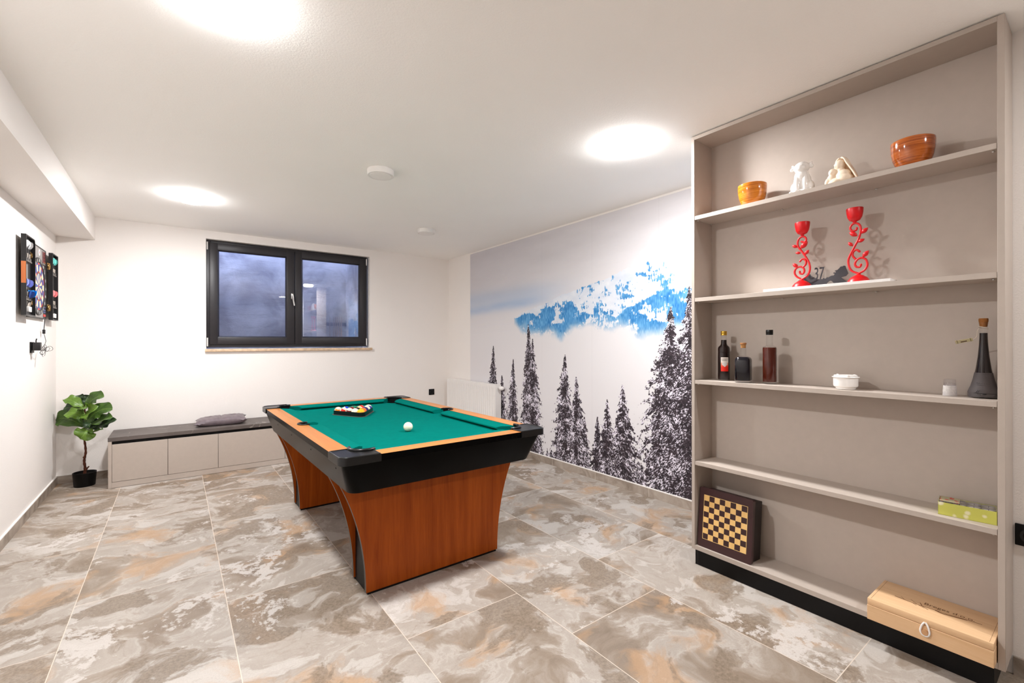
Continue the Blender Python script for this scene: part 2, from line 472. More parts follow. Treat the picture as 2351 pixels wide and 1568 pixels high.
    # pale far shoulder of the mountain, upper right
    sh = ss(0, .05, np.interp(Y, ry, rz) - Z) * ss(2.33, 2.0, Y) * ss(-.09, .03, Z - np.interp(Y, ry, rz) + .12)
    img = img * (1 - .75 * sh[..., None]) + C(208, 222, 242) * .75 * sh[..., None]
    # firs: tip (y, z), spread per metre to the left and right, height where they start to stand straighter
    F = [(4.634, 1.244, .229, .185, .35), (4.45, .889, .265, .294, .2), (4.221, 1.09, .225, .163, .45), (3.94, 1.489, .153, .235, .6),
         (3.864, 1.327, .18, .20, .45), (3.076, .567, .185, .216, .3), (3.345, 1.161, .258, .196, .45), (3.187, .947, .19, .256, .45),
         (2.906, .589, .213, .2, .35), (2.788, .765, .236, .214, .42), (2.613, .909, .255, .306, .5), (1.72, 1.62, .25, .25, .6), (1.45, 1.3, .3, .3, .5),
         (2.125, 1.568, .313, .246, .62), (1.961, 1.715, .22, .22, .75), (3.556, .158, .5, .8, .1), (2.408, .246, .3, .4, .1), (3.62, .135, .5, .5, .1)]
    zs = Z[:, 0]; ys = Y[0]
    for k, (yt, zt, sl, sr, dk) in enumerate(F):
        wmax = max(sl, sr) * 1.45 * (zt - z0) + .06
        c0 = np.searchsorted(-ys, -(yt + wmax)) if y0 > y1 else np.searchsorted(ys, yt - wmax)
        c1 = np.searchsorted(-ys, -(yt - wmax)) if y0 > y1 else np.searchsorted(ys, yt + wmax)
        r1 = np.searchsorted(zs, zt + .01)
        c0, c1 = max(c0, 0), min(c1, W)
        y = Y[:r1, c0:c1]; z = Z[:r1, c0:c1]
        d = np.maximum(zt - z, 0)
        e = np.minimum(d, dk) + np.maximum(d - dk, 0) * .55
        du = y - yt
        side = np.where(du > 0, sl, sr) * 1.12
        ph = fbm(y * 9, z * 6, 200 + k, 2) * 1.6
        tier = np.mod(d * 15 / (1 + .5 * d) + ph - np.abs(du) * 5, 1.0)
        jag = .60 + .42 * tier + (vn(y * 60, z * 60, 300 + k) - .5) * .55 + (vn(y * 140, z * 140, 340 + k) - .5) * .3
        hw = side * e * jag + .006 * (d > 0) * (d < .12)
        uu = np.abs(du) / np.maximum(hw, 1e-4)
        a = ss(1.06, .94, uu) * (z < zt)
        hol = ss(.76, .88, fbm(y * 24, z * 24, 400 + k, 3)) * ss(.5, .9, uu) * .8
        a = a * (1 - hol)
        sgn = np.where(du > 0, 1., -1.)
        q = z + sgn * du * .75
        n1 = vn(y * 95 + sgn * 40, q * 135, 500 + k) * .55 + vn(y * 190, q * 260, 520 + k) * .45
        n2 = fbm(y * 16, z * 16, 540 + k, 3)
        sn = ss(.53, .69, n1 + (n2 - .5) * .55 + .05 * ss(.2, .8, uu) - .09 * ss(.3, 0, uu))
        dark = C(40, 33, 38) + (vn(y * 70, z * 70, 560 + k)[..., None] - .3) * C(34, 28, 30)
        lite = C(216, 210, 222) + (n2[..., None] - .5) * C(50, 50, 46)
        colr = dark * (1 - sn[..., None]) + lite * sn[..., None]
        img[:r1, c0:c1] = img[:r1, c0:c1] * (1 - a[..., None]) + colr * a[..., None]
    # faint joints between the wallpaper strips
    for sy in (3.703, 2.975, 2.235):
        img *= (1 - .03 * np.exp(-((Y - sy) / .0025) ** 2))[..., None]
    return np.clip(img, 0, 255) / 255.0
MW, MH = 1650, 980
MY0, MY1, MZ0, MZ1 = 5.178, JOG + .002, .0785, 2.464
px = np.ones((MH, MW, 4), np.float32); px[..., :3] = mural_pixels(MW, MH, MY0, MY1, MZ0, MZ1)
im = bpy.data.images.new('winter_print', MW, MH, alpha=False); im.colorspace_settings.name = 'sRGB'
im.pixels.foreach_set(px.ravel()); im.update(); im.pack()
g = N('printed_wallpaper')
it = g.n('ShaderNodeTexImage'); it.image = im; it.extension = 'EXTEND'
uvn = g.n('ShaderNodeTexCoord'); g.l(uvn.outputs['UV'], it.inputs[0])
nz = g.noise(g.obj(), 400, 2)
g.bsdf(it.outputs[0], .6, 0, .3, 0, g.bump(nz.outputs[0], .06, .001)); M_mural = g.m
m = MB(); m.box(R - .0022, R - .0002, MY1, MY0, MZ0, MZ1)
mu = m.build('wall_mural', M_mural)
ul = mu.data.uv_layers.new(name='UVMap')
for lp in mu.data.loops:
    v = mu.data.vertices[lp.vertex_index].co
    ul.data[lp.index].uv = ((MY0 - v.y) / (MY0 - MY1), (v.z - MZ0) / (MZ1 - MZ0))
tag(mu, 'large winter wallpaper mural of snowy firs and a blue wooded mountain slope', 'mural')


# ------------------------------------------------------------------ window, sill, light well
win = struct(thing('window_1', 'anthracite two-sash window above the low bench', 'window', (0, 0, 0)))
del win['label']; del win['category']
WY = D + .045                                       # inner face of the window frame
fx0, fx1, fz0, fz1 = .257, 1.992, 1.238, 2.394
def ring_box(m, x0, x1, z0, z1, w, y0, y1, bev=.004, wb=None):
    wb = w if wb is None else wb
    m.box(x0, x0 + w, y0, y1, z0, z1, 0, bev); m.box(x1 - w, x1, y0, y1, z0, z1, 0, bev)
    m.box(x0 + w - .002, x1 - w + .002, y0, y1, z1 - w, z1, 0, bev); m.box(x0 + w - .002, x1 - w + .002, y0, y1, z0, z0 + wb, 0, bev)
m = MB(); ring_box(m, fx0, fx1, fz0, fz1, .045, WY + .012, WY + .075); m.build('window_frame', M_frame, win)
for k, (a, b, ga, gb) in enumerate(((.287, 1.124, .363, 1.039), (1.130, 1.962, 1.205, 1.893))):
    m = MB(); z0, z1, gz0, gz1 = 1.270, 2.368, 1.350, 2.292
    y0, y1 = WY - .008, WY + .06
    m.box(a, ga, y0, y1, z0, z1, 0, .005); m.box(gb, b, y0, y1, z0, z1, 0, .005)
    m.box(ga - .004, gb + .004, y0, y1, z0, gz0, 0, .005); m.box(ga - .004, gb + .004, y0, y1, gz1, z1, 0, .005)
    # slanted glazing bead
    i = .012
    for q in (((ga, y0, gz0), (gb, y0, gz0), (gb - i, y0 + .02, gz0 + i), (ga + i, y0 + .02, gz0 + i)),
              ((ga, y0, gz1), (gb, y0, gz1), (gb - i, y0 + .02, gz1 - i), (ga + i, y0 + .02, gz1 - i)),
              ((ga, y0, gz0), (ga, y0, gz1), (ga + i, y0 + .02, gz1 - i), (ga + i, y0 + .02, gz0 + i)),
              ((gb, y0, gz0), (gb, y0, gz1), (gb - i, y0 + .02, gz1 - i), (gb - i, y0 + .02, gz0 + i))):
        m.quad([Vector(p) for p in q])
    s = m.build('sash', M_frame, win)
    m = MB(); m.box(ga + .004, gb - .004, WY + .022, WY + .026, gz0 + .004, gz1 - .004)
    m.build('pane', M_pane, s)
    if k == 0:
        m = MB(); hx = 1.098
        m.box(hx - .013, hx + .013, WY - .019, WY - .0085, 1.80, 1.868, 0, .006, 3)
        m.cyl((hx, WY - .018, 1.845), (hx, WY - .05, 1.845), .008, 16)
        m.tube(spline([(hx, WY - .05, 1.845), (hx + .003, WY - .053, 1.82), (hx + .006, WY - .05, 1.78), (hx + .014, WY - .05, 1.735), (hx + .016, WY - .052, 1.722)], 5), .0095, 12)
        m.build('handle', M_chrome, s)
for hx in (.268, 1.981):
    for z0, z1 in ((2.30, 2.37), (1.262, 1.342)):
        m = MB(); m.cyl((hx, WY - .002, z0), (hx, WY - .002, z1), .0062, 14); m.cyl((hx, WY - .002, z0 - .012), (hx, WY - .002, z0 - .002), .0062, 14)
        m.build('hinge_cap', M_whitep, win)
m = MB(); m.box(.244, 2.034, D - .028, D + .12, 1.192, 1.2215, 0, .003)
m.build('sill', M_sill, win)

g = N('damp_render'); o_ = g.obj()
n1 = g.noise(o_, 2.2, 6, .6, .5); n2 = g.noise(g.mapping(o_, (1, 1, 6)), 4, 6, .65, .6); n3 = g.noise(o_, 60, 4)
cc = g.ramp(n1.outputs[0], [(.35, lin((128, 130, 142))), (.65, lin((190, 192, 200)))])
cr = g.ramp(n2.outputs[0], [(.38, (.55, .55, .58, 1)), (.44, (1, 1, 1, 1))])
cc = g.mix(.35, cc, g.mix(1.0, cc, cr, 'MULTIPLY'))
g.bsdf(cc, .9, 0, .2, 0, g.bump(g.math('ADD', n2.outputs[0], n3.outputs[0]), .25, .01)); M_well = g.m
m = MB()
m.box(-.15, 2.6, 6.72, 6.85, .5, 3.3); m.box(-.3, -.15, D + .3, 6.85, .5, 3.3); m.box(1.98, 2.12, D + .3, 6.85, .5, 3.3)
m.box(-.3, 2.12, D + .3, 6.85, .45, .55)
m.box(1.02, 2.12, D + .3, 6.85, 3.02, 3.10)  # unseen cover, added to block skylight and darken the right of the well
struct(m.build('wall_outside', M_well))

# ------------------------------------------------------------------ ceiling lamps (three lit, two off)
def lamp(label, x, y, lit):
    t = thing('ceiling_lamp', label, 'ceiling lamp', (x, y, H), (0, 0, 0), 'round surface ceiling lamps')
    m = MB(); r = .089
    m.lathe([(r - .003, -.0002), (r, -.003), (r, -.0395), (r - .002, -.0415), (r - .012, -.0415), (r - .0135, -.039), (0, -.036)], 56)
    m.build('housing', M_litside if lit is True else M_whitep, t)
    m = MB(); q = r - .015
    m.lathe([(q, -.0385), (q - .002, -.0425), (q * .7, -.0455), (q * .35, -.047), (0, -.0475)], 56)
    m.build('diffuser', (M_lit2 if lit == 2 else M_lit) if lit else M_off, t)
    return t
lamp('lit round ceiling lamp nearest the camera, cut by the top edge of the photo', .13, 1.83, True)
lamp('lit round ceiling lamp above the window wall near the boxed beam', .108, 4.523, True)
lamp('lit round ceiling lamp beside the tall open shelf', 2.176, 1.778, True)
lamp('lit round ceiling lamp behind the camera in line with the open shelf', 2.15, -.85, 2)
lamp('unlit round ceiling lamp above the middle of the pool table', 1.138, 3.05, False)
lamp('unlit round ceiling lamp in front of the far corner by the mural', 2.124, 4.37, False)

# ------------------------------------------------------------------ pool table
TZ = .767; BED = .735
TB = thing('pool_table', 'pool table with green cloth, cherry wood rails and black apron', 'pool table', (1.172, 3.104, 0), (0, 0, rad(.6)))
hw, hl = .602, 1.050
def rrect(w, l, r, z, n=8):
    p = []
    for cx, cy, a in ((w - r, l - r, 0), (-w + r, l - r, 90), (-w + r, -l + r, 180), (w - r, -l + r, 270)):
        p += [(x, y, z) for x, y in arc(cx, cy, r, a, a + 90, n)]
    return p
# apron: tapered black skirt with rounded corners
m = MB(); loops = []
for w_, l_, r_, z in ((hw - .10, hl - .10, .03, .7340), (hw - .014, hl - .014, .045, .7340), (hw - .016, hl - .016, .045, .730), (.541, .978, .055, .583), (.538, .975, .055, .580), (.42, .85, .05, .580)):
    loops.append([m.bm.verts.new(p) for p in rrect(w_, l_, r_, z)])
for A, B in zip(loops, loops[1:]):
    for i in range(len(A)):
        f = m.bm.faces.new((A[i], A[(i + 1) % len(A)], B[(i + 1) % len(A)], B[i])); f.smooth = True
m.bm.faces.new(loops[-1])
m.build('apron', M_apron, TB, sharp=rad(35))
# slate bed under cloth, with bites for the six pockets
pc = (.445, .890); pr = .060; ps = (.508, 0.0); psr = .047
pts = []
bx, by = .506, .952
def bite(sx, sy, rev):
    A = arc(pc[0], pc[1], pr, -24, -270, 16)
    A = [(sx * x, sy * y) for x, y in A]
    return A[::-1] if rev else A
def sbite(sx):
    A = arc(ps[0], 0, psr, 268, 92, 14); A = [(sx * x, y) for x, y in A]
    return A if sx > 0 else A[::-1]
pts += sbite(1) + bite(1, 1, False) + bite(-1, 1, True) + sbite(-1) + bite(-1, -1, False) + bite(1, -1, True)
m = MB(); m.prism(pts, BED - .02, BED); m.build('bed_cloth', M_felt, TB)
# rails
def rail(pts, mt):
    m = MB(); m.prism(pts, BED + .0002, TZ, 0, 1); return m.build('rail', [mt, M_apron], TB)
for s in (-1, 1):
    p = [(.600, -.8645), (.600, .8645), (.505, .8645), (.505, .048)] + arc(.505, 0, .048, 90, -90, 18)[1:-1] + [(.505, -.048), (.505, -.8645)]
    rail([(s * x, y) for x, y in p], M_rail)
    rail([(-.4165, s * .957), (.4165, s * .957), (.4165, s * 1.047), (-.4165, s * 1.047)], M_railx)
# cushions
def cushion(a0, a1, n0, n1, fn):
    """cloth-covered wedge running from a0..a1 at the wood and n0..n1 at the nose"""
    prof = [(0, .7655), (.062, .7640), (.086, .7560), (.088, .7500), (.070, BED + .0003), (0, BED + .0003)]
    m = MB(); A = []; B = []
    for d_, z in prof:
        t = min(d_ / .088, 1)
        A.append(m.bm.verts.new(fn(a0 + (n0 - a0) * t, d_, z))); B.append(m.bm.verts.new(fn(a1 + (n1 - a1) * t, d_, z)))
    n = len(prof)
    for i in range(n): m.bm.faces.new((A[i], A[(i + 1) % n], B[(i + 1) % n], B[i]))
    m.bm.faces.new(A[::-1]); m.bm.faces.new(B); return m.build('cushion', M_felt, TB)
for s in (-1, 1):
    for q in (-1, 1):
        cushion(q * .046, q * .866, q * .066, q * .792, lambda a, d_, z, s=s: (s * (.5048 - d_), a, z))
    cushion(-.419, .419, -.342, .342, lambda a, d_, z, s=s: (a, s * (.9568 - d_), z))
# black corner castings with raised pocket lips
for sx in (-1, 1):
    for sy in (-1, 1):
        ar = arc(pc[0], pc[1], .066, -21, 111, 16)
        p = arc(hw + .004 - .045, hl + .004 - .045, .045, 90, 0, 8) + [(hw + .004, hl - .1845), (.5055, hl - .1845)] + ar + [(hw - .1845, .957), (hw - .1845, hl + .004)]
        p = [(sx * x, sy * y) for x, y in p]
        m = MB(); m.prism(p, .7345, TZ + .003)
        rim = [(sx * x, sy * y, TZ + .003) for x, y in arc(hw + .004 - .051, hl + .004 - .051, .045, 90, 0, 8)]
        rim = [(sx * (hw - .178), sy * (hl - .002), TZ + .003)] + rim + [(sx * (hw - .002), sy * (hl - .178), TZ + .003)]
        m.tube(rim, .0035, 8)
        m.tube([(sx * .512, sy * (hl - .180), TZ + .003), (sx * (hw - .004), sy * (hl - .180), TZ + .003)], .003, 8)
        m.tube([(sx * (hw - .180), sy * .965, TZ + .003), (sx * (hw - .180), sy * (hl - .004), TZ + .003)], .003, 8)
        cap = m.build('corner_cap', M_blackgloss, TB, sharp=rad(50))
        m = MB()
        m.tube([(sx * x, sy * y, TZ + .006) for x, y in arc(pc[0], pc[1], .0685, -27, 117, 20)], .0085, 12)
        m.build('pocket_lip', M_blackgloss, cap)
        m = MB()
        sh_ = [(sx * x, sy * y) for x, y in arc(pc[0], pc[1], .0645, -21, 111, 16)]
        for (x0, y0), (x1, y1) in zip(sh_, sh_[1:]): m.quad([(x0, y0, .64), (x1, y1, .64), (x1, y1, TZ + .002), (x0, y0, TZ + .002)])
        M_ = Matrix.Translation((sx * pc[0], sy * pc[1], 0))
        m.lathe([(0, .63), (.059, .63), (.0595, BED - .001)], 28, 0, M_)
        m.build('pocket_cup', M_black, cap, norm=False)
for s in (-1, 1):
    m = MB()
    m.tube([(s * x, y, TZ + .003) for x, y in arc(ps[0], 0, .047, 113, 247, 4)[:1] + arc(ps[0], 0, .047, 104, -104, 22)], .0058, 10)
    m.build('side_pocket_lip', M_blackgloss, TB)
    m = MB(); sh_ = [(s * x, y) for x, y in arc(ps[0], 0, .0455, 95, -95, 18)]
    for (x0, y0), (x1, y1) in zip(sh_, sh_[1:]): m.quad([(x0, y0, .64), (x1, y1, .64), (x1, y1, TZ + .001), (x0, y0, TZ + .001)])
    m.lathe([(0, .63), (.0455, .63), (.0460, BED - .001)], 28, 0, Matrix.Translation((s * ps[0], 0, 0)))
    m.build('side_pocket_cup', M_black, TB, norm=False)
# two pedestal legs: curved cherry panels on either side of a black core
def legx(z): return .408 + .128 * (max(z, 0) / .58) ** 2.2
zz = [0.012 + .567 * i / 22 for i in range(23)]
pp = [(legx(z), z) for z in zz] + [(-legx(z), z) for z in reversed(zz)]
XZ = Matrix(((1, 0, 0, 0), (0, 0, -1, 0), (0, 1, 0, 0), (0, 0, 0, 1)))
for y0, y1 in ((-.818, -.600), (.640, .838)):
    for a in (y0, y1 - .022):
        m = MB(); m.prism([(x, z) for x, z in pp], 0, .022, 0, 1, Matrix.Translation((0, a + .022, 0)) @ XZ)
        pn = m.build('leg_panel', [M_panel, M_edge], TB)
        m = MB(); m.box(-.400, .400, a + .003, a + .019, 0, .012); m.build('foot_strip', M_black, pn)
    m = MB(); m.box(-.398, .398, y0 + .0222, y1 - .0222, .001, .5785); m.build('leg_core', M_black, TB)
for yy in (-.875, -.40, .10, .56):
    t = (.730 - .688) / (.730 - .583); x = -(hw - .016 - (hw - .016 - .541) * t)
    m = MB(); m.cyl((x - .0012, yy, .688), (x + .012, yy, .692), .0042, 12); m.build('screw_hole', M_black, TB)

# balls and rack -------------------------------------------------------------
BR = .0286
def ball_mat(name, rgb, stripe):
    g = N(name); o = g.obj()
    if stripe:
        sp = g.n('ShaderNodeSeparateXYZ'); g.l(o, sp.inputs[0])
        f = g.math('LESS_THAN', g.math('ABSOLUTE', sp.outputs[2]), BR * .52)
        col = g.mix(f, lin((238, 228, 200)), lin(rgb))
    else:
        n = g.noise(o, 20, 2); col = g.ramp(n.outputs[0], [(.2, lin(rgb)), (.9, lin(rgb))])
    g.bsdf(col, .12, 0, .5, .3); return g.m
M_numd = plain('ball_number_spot', (238, 230, 208), .15)
M_ink = plain('black_ink', (14, 13, 14), .6)
TM = Matrix.Translation((1.172, 3.104, 0)) @ Matrix.Rotation(rad(.6), 4, 'Z')
def pool_ball(lx, ly, rgb, stripe, num, label, rot, group='pool balls in the rack'):
    p = TM @ Vector((lx, ly, BED + BR + .0004))
    m = MB(); m.ball((0, 0, 0), BR, 0, 4)
    o = m.build('pool_ball', ball_mat('ball_%s' % num, rgb, stripe), None, p, rot)
    tag(o, label, 'ball', group)
    if num:
        for s in (1, -1):
            mm = Matrix.Rotation(rad(90 * s), 4, 'Y')
            m = MB(); m.lathe([(BR * math.sin(a), BR * math.cos(a) + .00015) for a in (.42, .35, .25, .15, .07)] + [(0, BR + .00015)], 20, 0, mm)
            d_ = m.build('number_spot', M_numd, o)
            text_mesh(str(num), .0135, M_ink, 'number', d_, mm @ Matrix.Translation((0, -.0045, BR + .0002)), .0002, 'CENTER')
    return o
RC = (-.058, .402); ra = 27
def rack_pos(i, j):
    """row i from the front corner, ball j in that row"""
    F = Vector((0, 0)); vf = Vector((math.cos(rad(-93)), math.sin(rad(-93)))); c = Vector(RC) + vf * (BR * 8 / math.sqrt(3))
    a = Vector((math.cos(rad(117)), math.sin(rad(117)))); b = Vector((math.cos(rad(57)), math.sin(rad(57))))
    q = c + (a * (i - j) + b * j) * BR * 2.012
    return q.x, q.y
BALLS = {(0, 0): ((250, 178, 12), False, 1, 'solid yellow number one ball at the front corner of the rack', (1.35, -.5, .3)),
 (1, 0): ((12, 110, 78), True, 14, 'green striped ball beside the yellow ball on the near side of the rack', (.42, -.5, .2)),
 (1, 1): ((240, 104, 26), False, 5, 'solid orange ball behind the yellow ball on the right side of the rack', (2.0, .2, .4)),
 (2, 0): ((112, 20, 30), True, 15, 'maroon striped ball in the middle of the near side of the rack', (.22, .1, 0)),
 (2, 1): ((16, 14, 16), False, 8, 'solid black eight ball in the centre of the rack', (.7, .4, .2)),
 (2, 2): ((40, 22, 92), False, 4, 'solid purple ball in the middle of the right side of the rack', (.2, 1.8, .1)),
 (3, 0): ((226, 34, 18), True, 11, 'red striped ball second from the left corner of the rack', (.15, .45, 0)),
 (3, 1): ((112, 24, 30), False, 7, 'solid maroon ball in the second row behind the near side of the rack', (2.4, .4, .2)),
 (3, 2): ((246, 180, 20), True, 9, 'yellow striped ball inside the rack in front of the red ball', (.3, .6, .9)),
 (3, 3): ((10, 34, 140), True, 10, 'blue striped ball next to the right corner of the rack', (.5, .3, .4)),
 (4, 0): ((242, 130, 30), True, 13, 'cream and orange striped ball at the left corner of the rack', (.15, .2, 0)),
 (4, 1): ((14, 62, 190), False, 2, 'solid blue ball on the far side of the rack beside the left corner', (1.9, .8, .3)),
 (4, 2): ((12, 120, 84), False, 6, 'solid green ball in the middle of the far side of the rack', (2.2, .5, .8)),
 (4, 3): ((236, 44, 18), False, 3, 'solid red ball on the far side of the rack beside the right corner', (.4, 2.0, .3)),
 (4, 4): ((24, 36, 146), True, 12, 'cream and blue striped ball at the right corner of the rack', (-.15, .4, .3))}
for (i, j), (rgb, st, num, lab, rot) in BALLS.items():
    x, y = rack_pos(i, j); pool_ball(x, y, rgb, st, num, lab, rot)
cb = pool_ball(-.024, -.474, (240, 232, 206), False, 0, 'cream cue ball alone on the green cloth', (0, 0, 0), 'loose ball')
del cb['group']; cb.name = 'cue_ball'
ctr = Vector((0, 0))
for k in ((0, 0), (4, 0), (4, 4)): ctr += Vector(rack_pos(*k)) / 3
def tri(off, rc):
    out = []; Rr = 4 * 2.012 * BR / math.sqrt(3)
    for a in (-93, 27, 147):
        cx = ctr.x + Rr * math.cos(rad(a)); cy_ = ctr.y + Rr * math.sin(rad(a)); out += arc(cx, cy_, BR + off, a - 60, a + 60, 8)
    return out
ti, to, tf = tri(.0008, 0), tri(.0050, 0), tri(.0135, 0)
RK = thing('ball_rack', 'black plastic triangle rack holding the balls at the far end of the table', 'ball rack', TM @ Vector((ctr.x, ctr.y, BED)))
RK.rotation_euler = (0, 0, rad(.6))
def band(m, inner, outer, z0, z1):
    n = len(inner); V = lambda p, z: m.bm.verts.new((p[0] - ctr.x, p[1] - ctr.y, z))
    a = [V(p, z0) for p in inner]; b = [V(p, z0) for p in outer]; c = [V(p, z1) for p in outer]; d_ = [V(p, z1) for p in inner]
    for i in range(n):
        k = (i + 1) % n
        for q in ((a, b), (b, c), (c, d_), (d_, a)): m.bm.faces.new((q[0][i], q[0][k], q[1][k], q[1][i]))
m = MB(); band(m, ti, to, .0006, .034); m.build('rack_wall', M_blackgloss, RK)
m = MB(); band(m, to, tf, .0006, .0035); m.build('rack_flange', M_edge, RK)

# ------------------------------------------------------------------ low bench, cushion, plant, radiator, sockets
BN = thing('storage_bench', 'low greige storage bench with dark stone-look top under the window', 'bench', (0, 5.309, 0))
bx0, bx1 = -.483, 1.92
def bench_top():
    g = N('dark_stone_worktop'); o = g.obj()
    n1 = g.noise(o, 4, 5, .6, .6); n2 = g.noise(g.mapping(o, (1, 1, 1), rot=(0, 0, .6)), 3.2, 4, .55, 1.2)
    c = g.ramp(n1.outputs[0], [(.3, lin((84, 76, 73))), (.7, lin((104, 95, 91)))])
    v = g.ramp(g.math('ABSOLUTE', g.math('SUBTRACT', n2.outputs[0], .5)), [(0, (1, 1, 1, 1)), (.007, (0, 0, 0, 1))])
    n3 = g.noise(o, 6, 2)
    c = g.mix(g.math('MULTIPLY', g.math('MULTIPLY', v, .55), g.ramp(n3.outputs[0], [(.5, (0, 0, 0, 1)), (.6, (1, 1, 1, 1))])), c, lin((190, 180, 172)))
    g.bsdf(c, .5, 0, .4); return g.m
m = MB(); m.box(bx0 - .002, bx1, 0, .459, .414, .449, 0, .0015, 1); m.build('bench_top', bench_top(), BN)
m = MB(); m.box(bx0, bx0 + .024, .002, .459, 0.0015, .4138); m.build('side_panel', M_shelf, BN)
m = MB(); m.box(bx1 - .024, bx1, .002, .459, 0.0015, .4138); m.build('side_panel', M_shelf, BN)
m = MB(); m.box(bx0 + .0245, bx1 - .0245, .003, .021, .003, .0515); m.build('plinth', M_shelf, BN)
m = MB(); m.box(bx0 + .0245, bx1 - .0245, .026, .45, .0525, .4135); m.build('carcass', M_black, BN)
seams = [-.4585, -.0645, .332, .9305, 1.327, bx1 - .0245]
for a, b in zip(seams, seams[1:]):
    m = MB(); m.box(a + .0016, b - .0016, .003, .022, .0545, .386, 0, .0008, 1); m.build('door', M_shelf, BN)

# cushion
def cushion_mesh():
    m = MB(); nx, ny = 46, 30; a, b = .232, .165; top = []; bot = []
    r_ = random.Random(3)
    for j in range(ny + 1):
        for i in range(nx + 1):
            u = i / nx * 2 - 1; v = j / ny * 2 - 1
            pin = 1 - .10 * (abs(u) ** 2 * 0 + (1 - abs(v) ** 4) * abs(u) ** 6 + (1 - abs(u) ** 4) * abs(v) ** 6)
            x = u * a * pin; y = v * b * pin
            e = (max(0, 1 - abs(u) ** 3.2) * max(0, 1 - abs(v) ** 3.2)) ** .42
            seam = .012 * math.exp(-(u / .04) ** 2) * (1 - v * v)
            tuft = .010 * math.exp(-((u + .45) ** 2 + v * v) / .01) + .010 * math.exp(-((u - .45) ** 2 + v * v) / .01)
            wr = .0035 * math.sin(u * 34 + v * 5) * (1 - e * .75) + .002 * math.sin(u * 60 - v * 22) * (1 - e)
            z = .038 + .046 * e - seam - tuft + wr + .010 * u
            zb = .038 - .0365 * min(1, e * 1.25) + .010 * max(u, -.1) * (1 - e)
            top.append(m.bm.verts.new((x, y, z))); bot.append(m.bm.verts.new((x, y, zb if 0 < i < nx and 0 < j < ny else z)))
    W = nx + 1
    for j in range(ny):
        for i in range(nx):
            k = j * W + i
            f = m.bm.faces.new((top[k], top[k + 1], top[k + W + 1], top[k + W])); f.smooth = True
            f = m.bm.faces.new((bot[k], bot[k + W], bot[k + W + 1], bot[k + 1])); f.smooth = True
    bmesh.ops.remove_doubles(m.bm, verts=m.bm.verts, dist=1e-5)
    return m
g = N('grey_mauve_satin'); o_ = g.obj(); n_ = g.noise(o_, 14, 4); n2 = g.noise(g.mapping(o_, (40, 8, 20)), 1, 3)
g.bsdf(g.ramp(n_.outputs[0], [(.3, lin((94, 82, 87))), (.7, lin((114, 101, 105)))]), .5, 0, .4, 0, g.bump(n2.outputs[0], .35, .006), sheen=.1)
cu = cushion_mesh().build('seat_cushion', g.m, None, (.372, 5.548, .4495), (0, 0, rad(-4)), norm=True)
tag(cu, 'flat grey mauve seat cushion lying on the low bench', 'cushion')

# fiddle-leaf plant
PL = thing('potted_fig_plant', 'small artificial fiddle-leaf fig in a black pot in the left corner', 'potted plant', (-.665, 5.572, 0))
m = MB()
m.lathe([(0, .0008), (.070, .0008), (.073, .004), (.0815, .118), (.0835, .121), (.0815, .122), (.078, .118), (.0755, .104), (0, .104)], 48); m.build('pot', M_black, PL)
M_soil = plain('dark_soil', (26, 22, 20), .95, 0, .1, 0, .3, .8, 60, .01)
m = MB(); m.lathe([(.0745, .1045), (.05, .108), (0, .110)], 30); m.build('soil', M_soil, PL)
g = N('brown_bark'); o_ = g.obj(); n_ = g.noise(g.mapping(o_, (1, 1, .25)), 70, 4, .7)
g.bsdf(g.ramp(n_.outputs[0], [(.3, lin((52, 28, 20))), (.7, lin((104, 60, 44)))]), .8, 0, .2, 0, g.bump(n_.outputs[0], .6, .004)); M_bark = g.m
rv = Vector((.802, -.597, 0)); cv = Vector((.118, -.993, 0)); zv = Vector((0, 0, 1))
def PV(a, b, c=0): return rv * a + zv * b + cv * c
m = MB()
st = spline([PV(0, .105), PV(.004, .16), PV(-.003, .21), PV(.000, .25), PV(.010, .30), PV(.006, .36), PV(-.002, .42), PV(0, .50), PV(.006, .58), PV(.002, .66), PV(.004, .74)], 5)
m.tube(st, [.0105 - .005 * i / len(st) + .0012 * math.sin(i * 1.7) for i in range(len(st))], 12)
m.tube(spline([PV(.003, .128), PV(.016, .145), PV(.026, .160), PV(.038, .172)], 4), [.007] * 6 + [.0055] * 7, 10)
m.tube([PV(-.003, .245), PV(-.014, .258)], [.006, .0045], 8)
m.build('stem', M_bark, PL)
def leaf_mat(name, a, b):
    g = N(name); uv = g.n('ShaderNodeTexCoord').outputs['UV']; s = g.n('ShaderNodeSeparateXYZ'); g.l(uv, s.inputs[0])
    x = g.math('ABSOLUTE', s.outputs[0]); n = g.noise(g.obj(), 18, 3)
    vein = g.math('FRACT', g.math('ADD', g.math('MULTIPLY', s.outputs[1], 7.0), g.math('MULTIPLY', x, -2.2)))
    vv = g.ramp(g.math('ABSOLUTE', g.math('SUBTRACT', vein, .5)), [(0, (1, 1, 1, 1)), (.06, (0, 0, 0, 1))])
    mid = g.ramp(x, [(.0, (1, 1, 1, 1)), (.06, (0, 0, 0, 1))])
    f = g.math('MAXIMUM', g.math('MULTIPLY', vv, .5), mid)
    c = g.ramp(n.outputs[0], [(.3, lin(a)), (.7, lin(b))])
    c = g.mix(g.math('MULTIPLY', f, .5), c, lin((142, 168, 84)))
    bs = g.bsdf(c, .38, 0, .45, 0, g.bump(g.math('MULTIPLY', vv, -1.0), .4, .003)); return g.m
M_leafB = leaf_mat('bright_green_leaf', (76, 108, 32), (102, 134, 46))
M_leafM = leaf_mat('mid_green_leaf', (50, 76, 30), (74, 104, 40))
M_leafD = leaf_mat('dark_green_leaf', (32, 48, 32), (48, 72, 42))
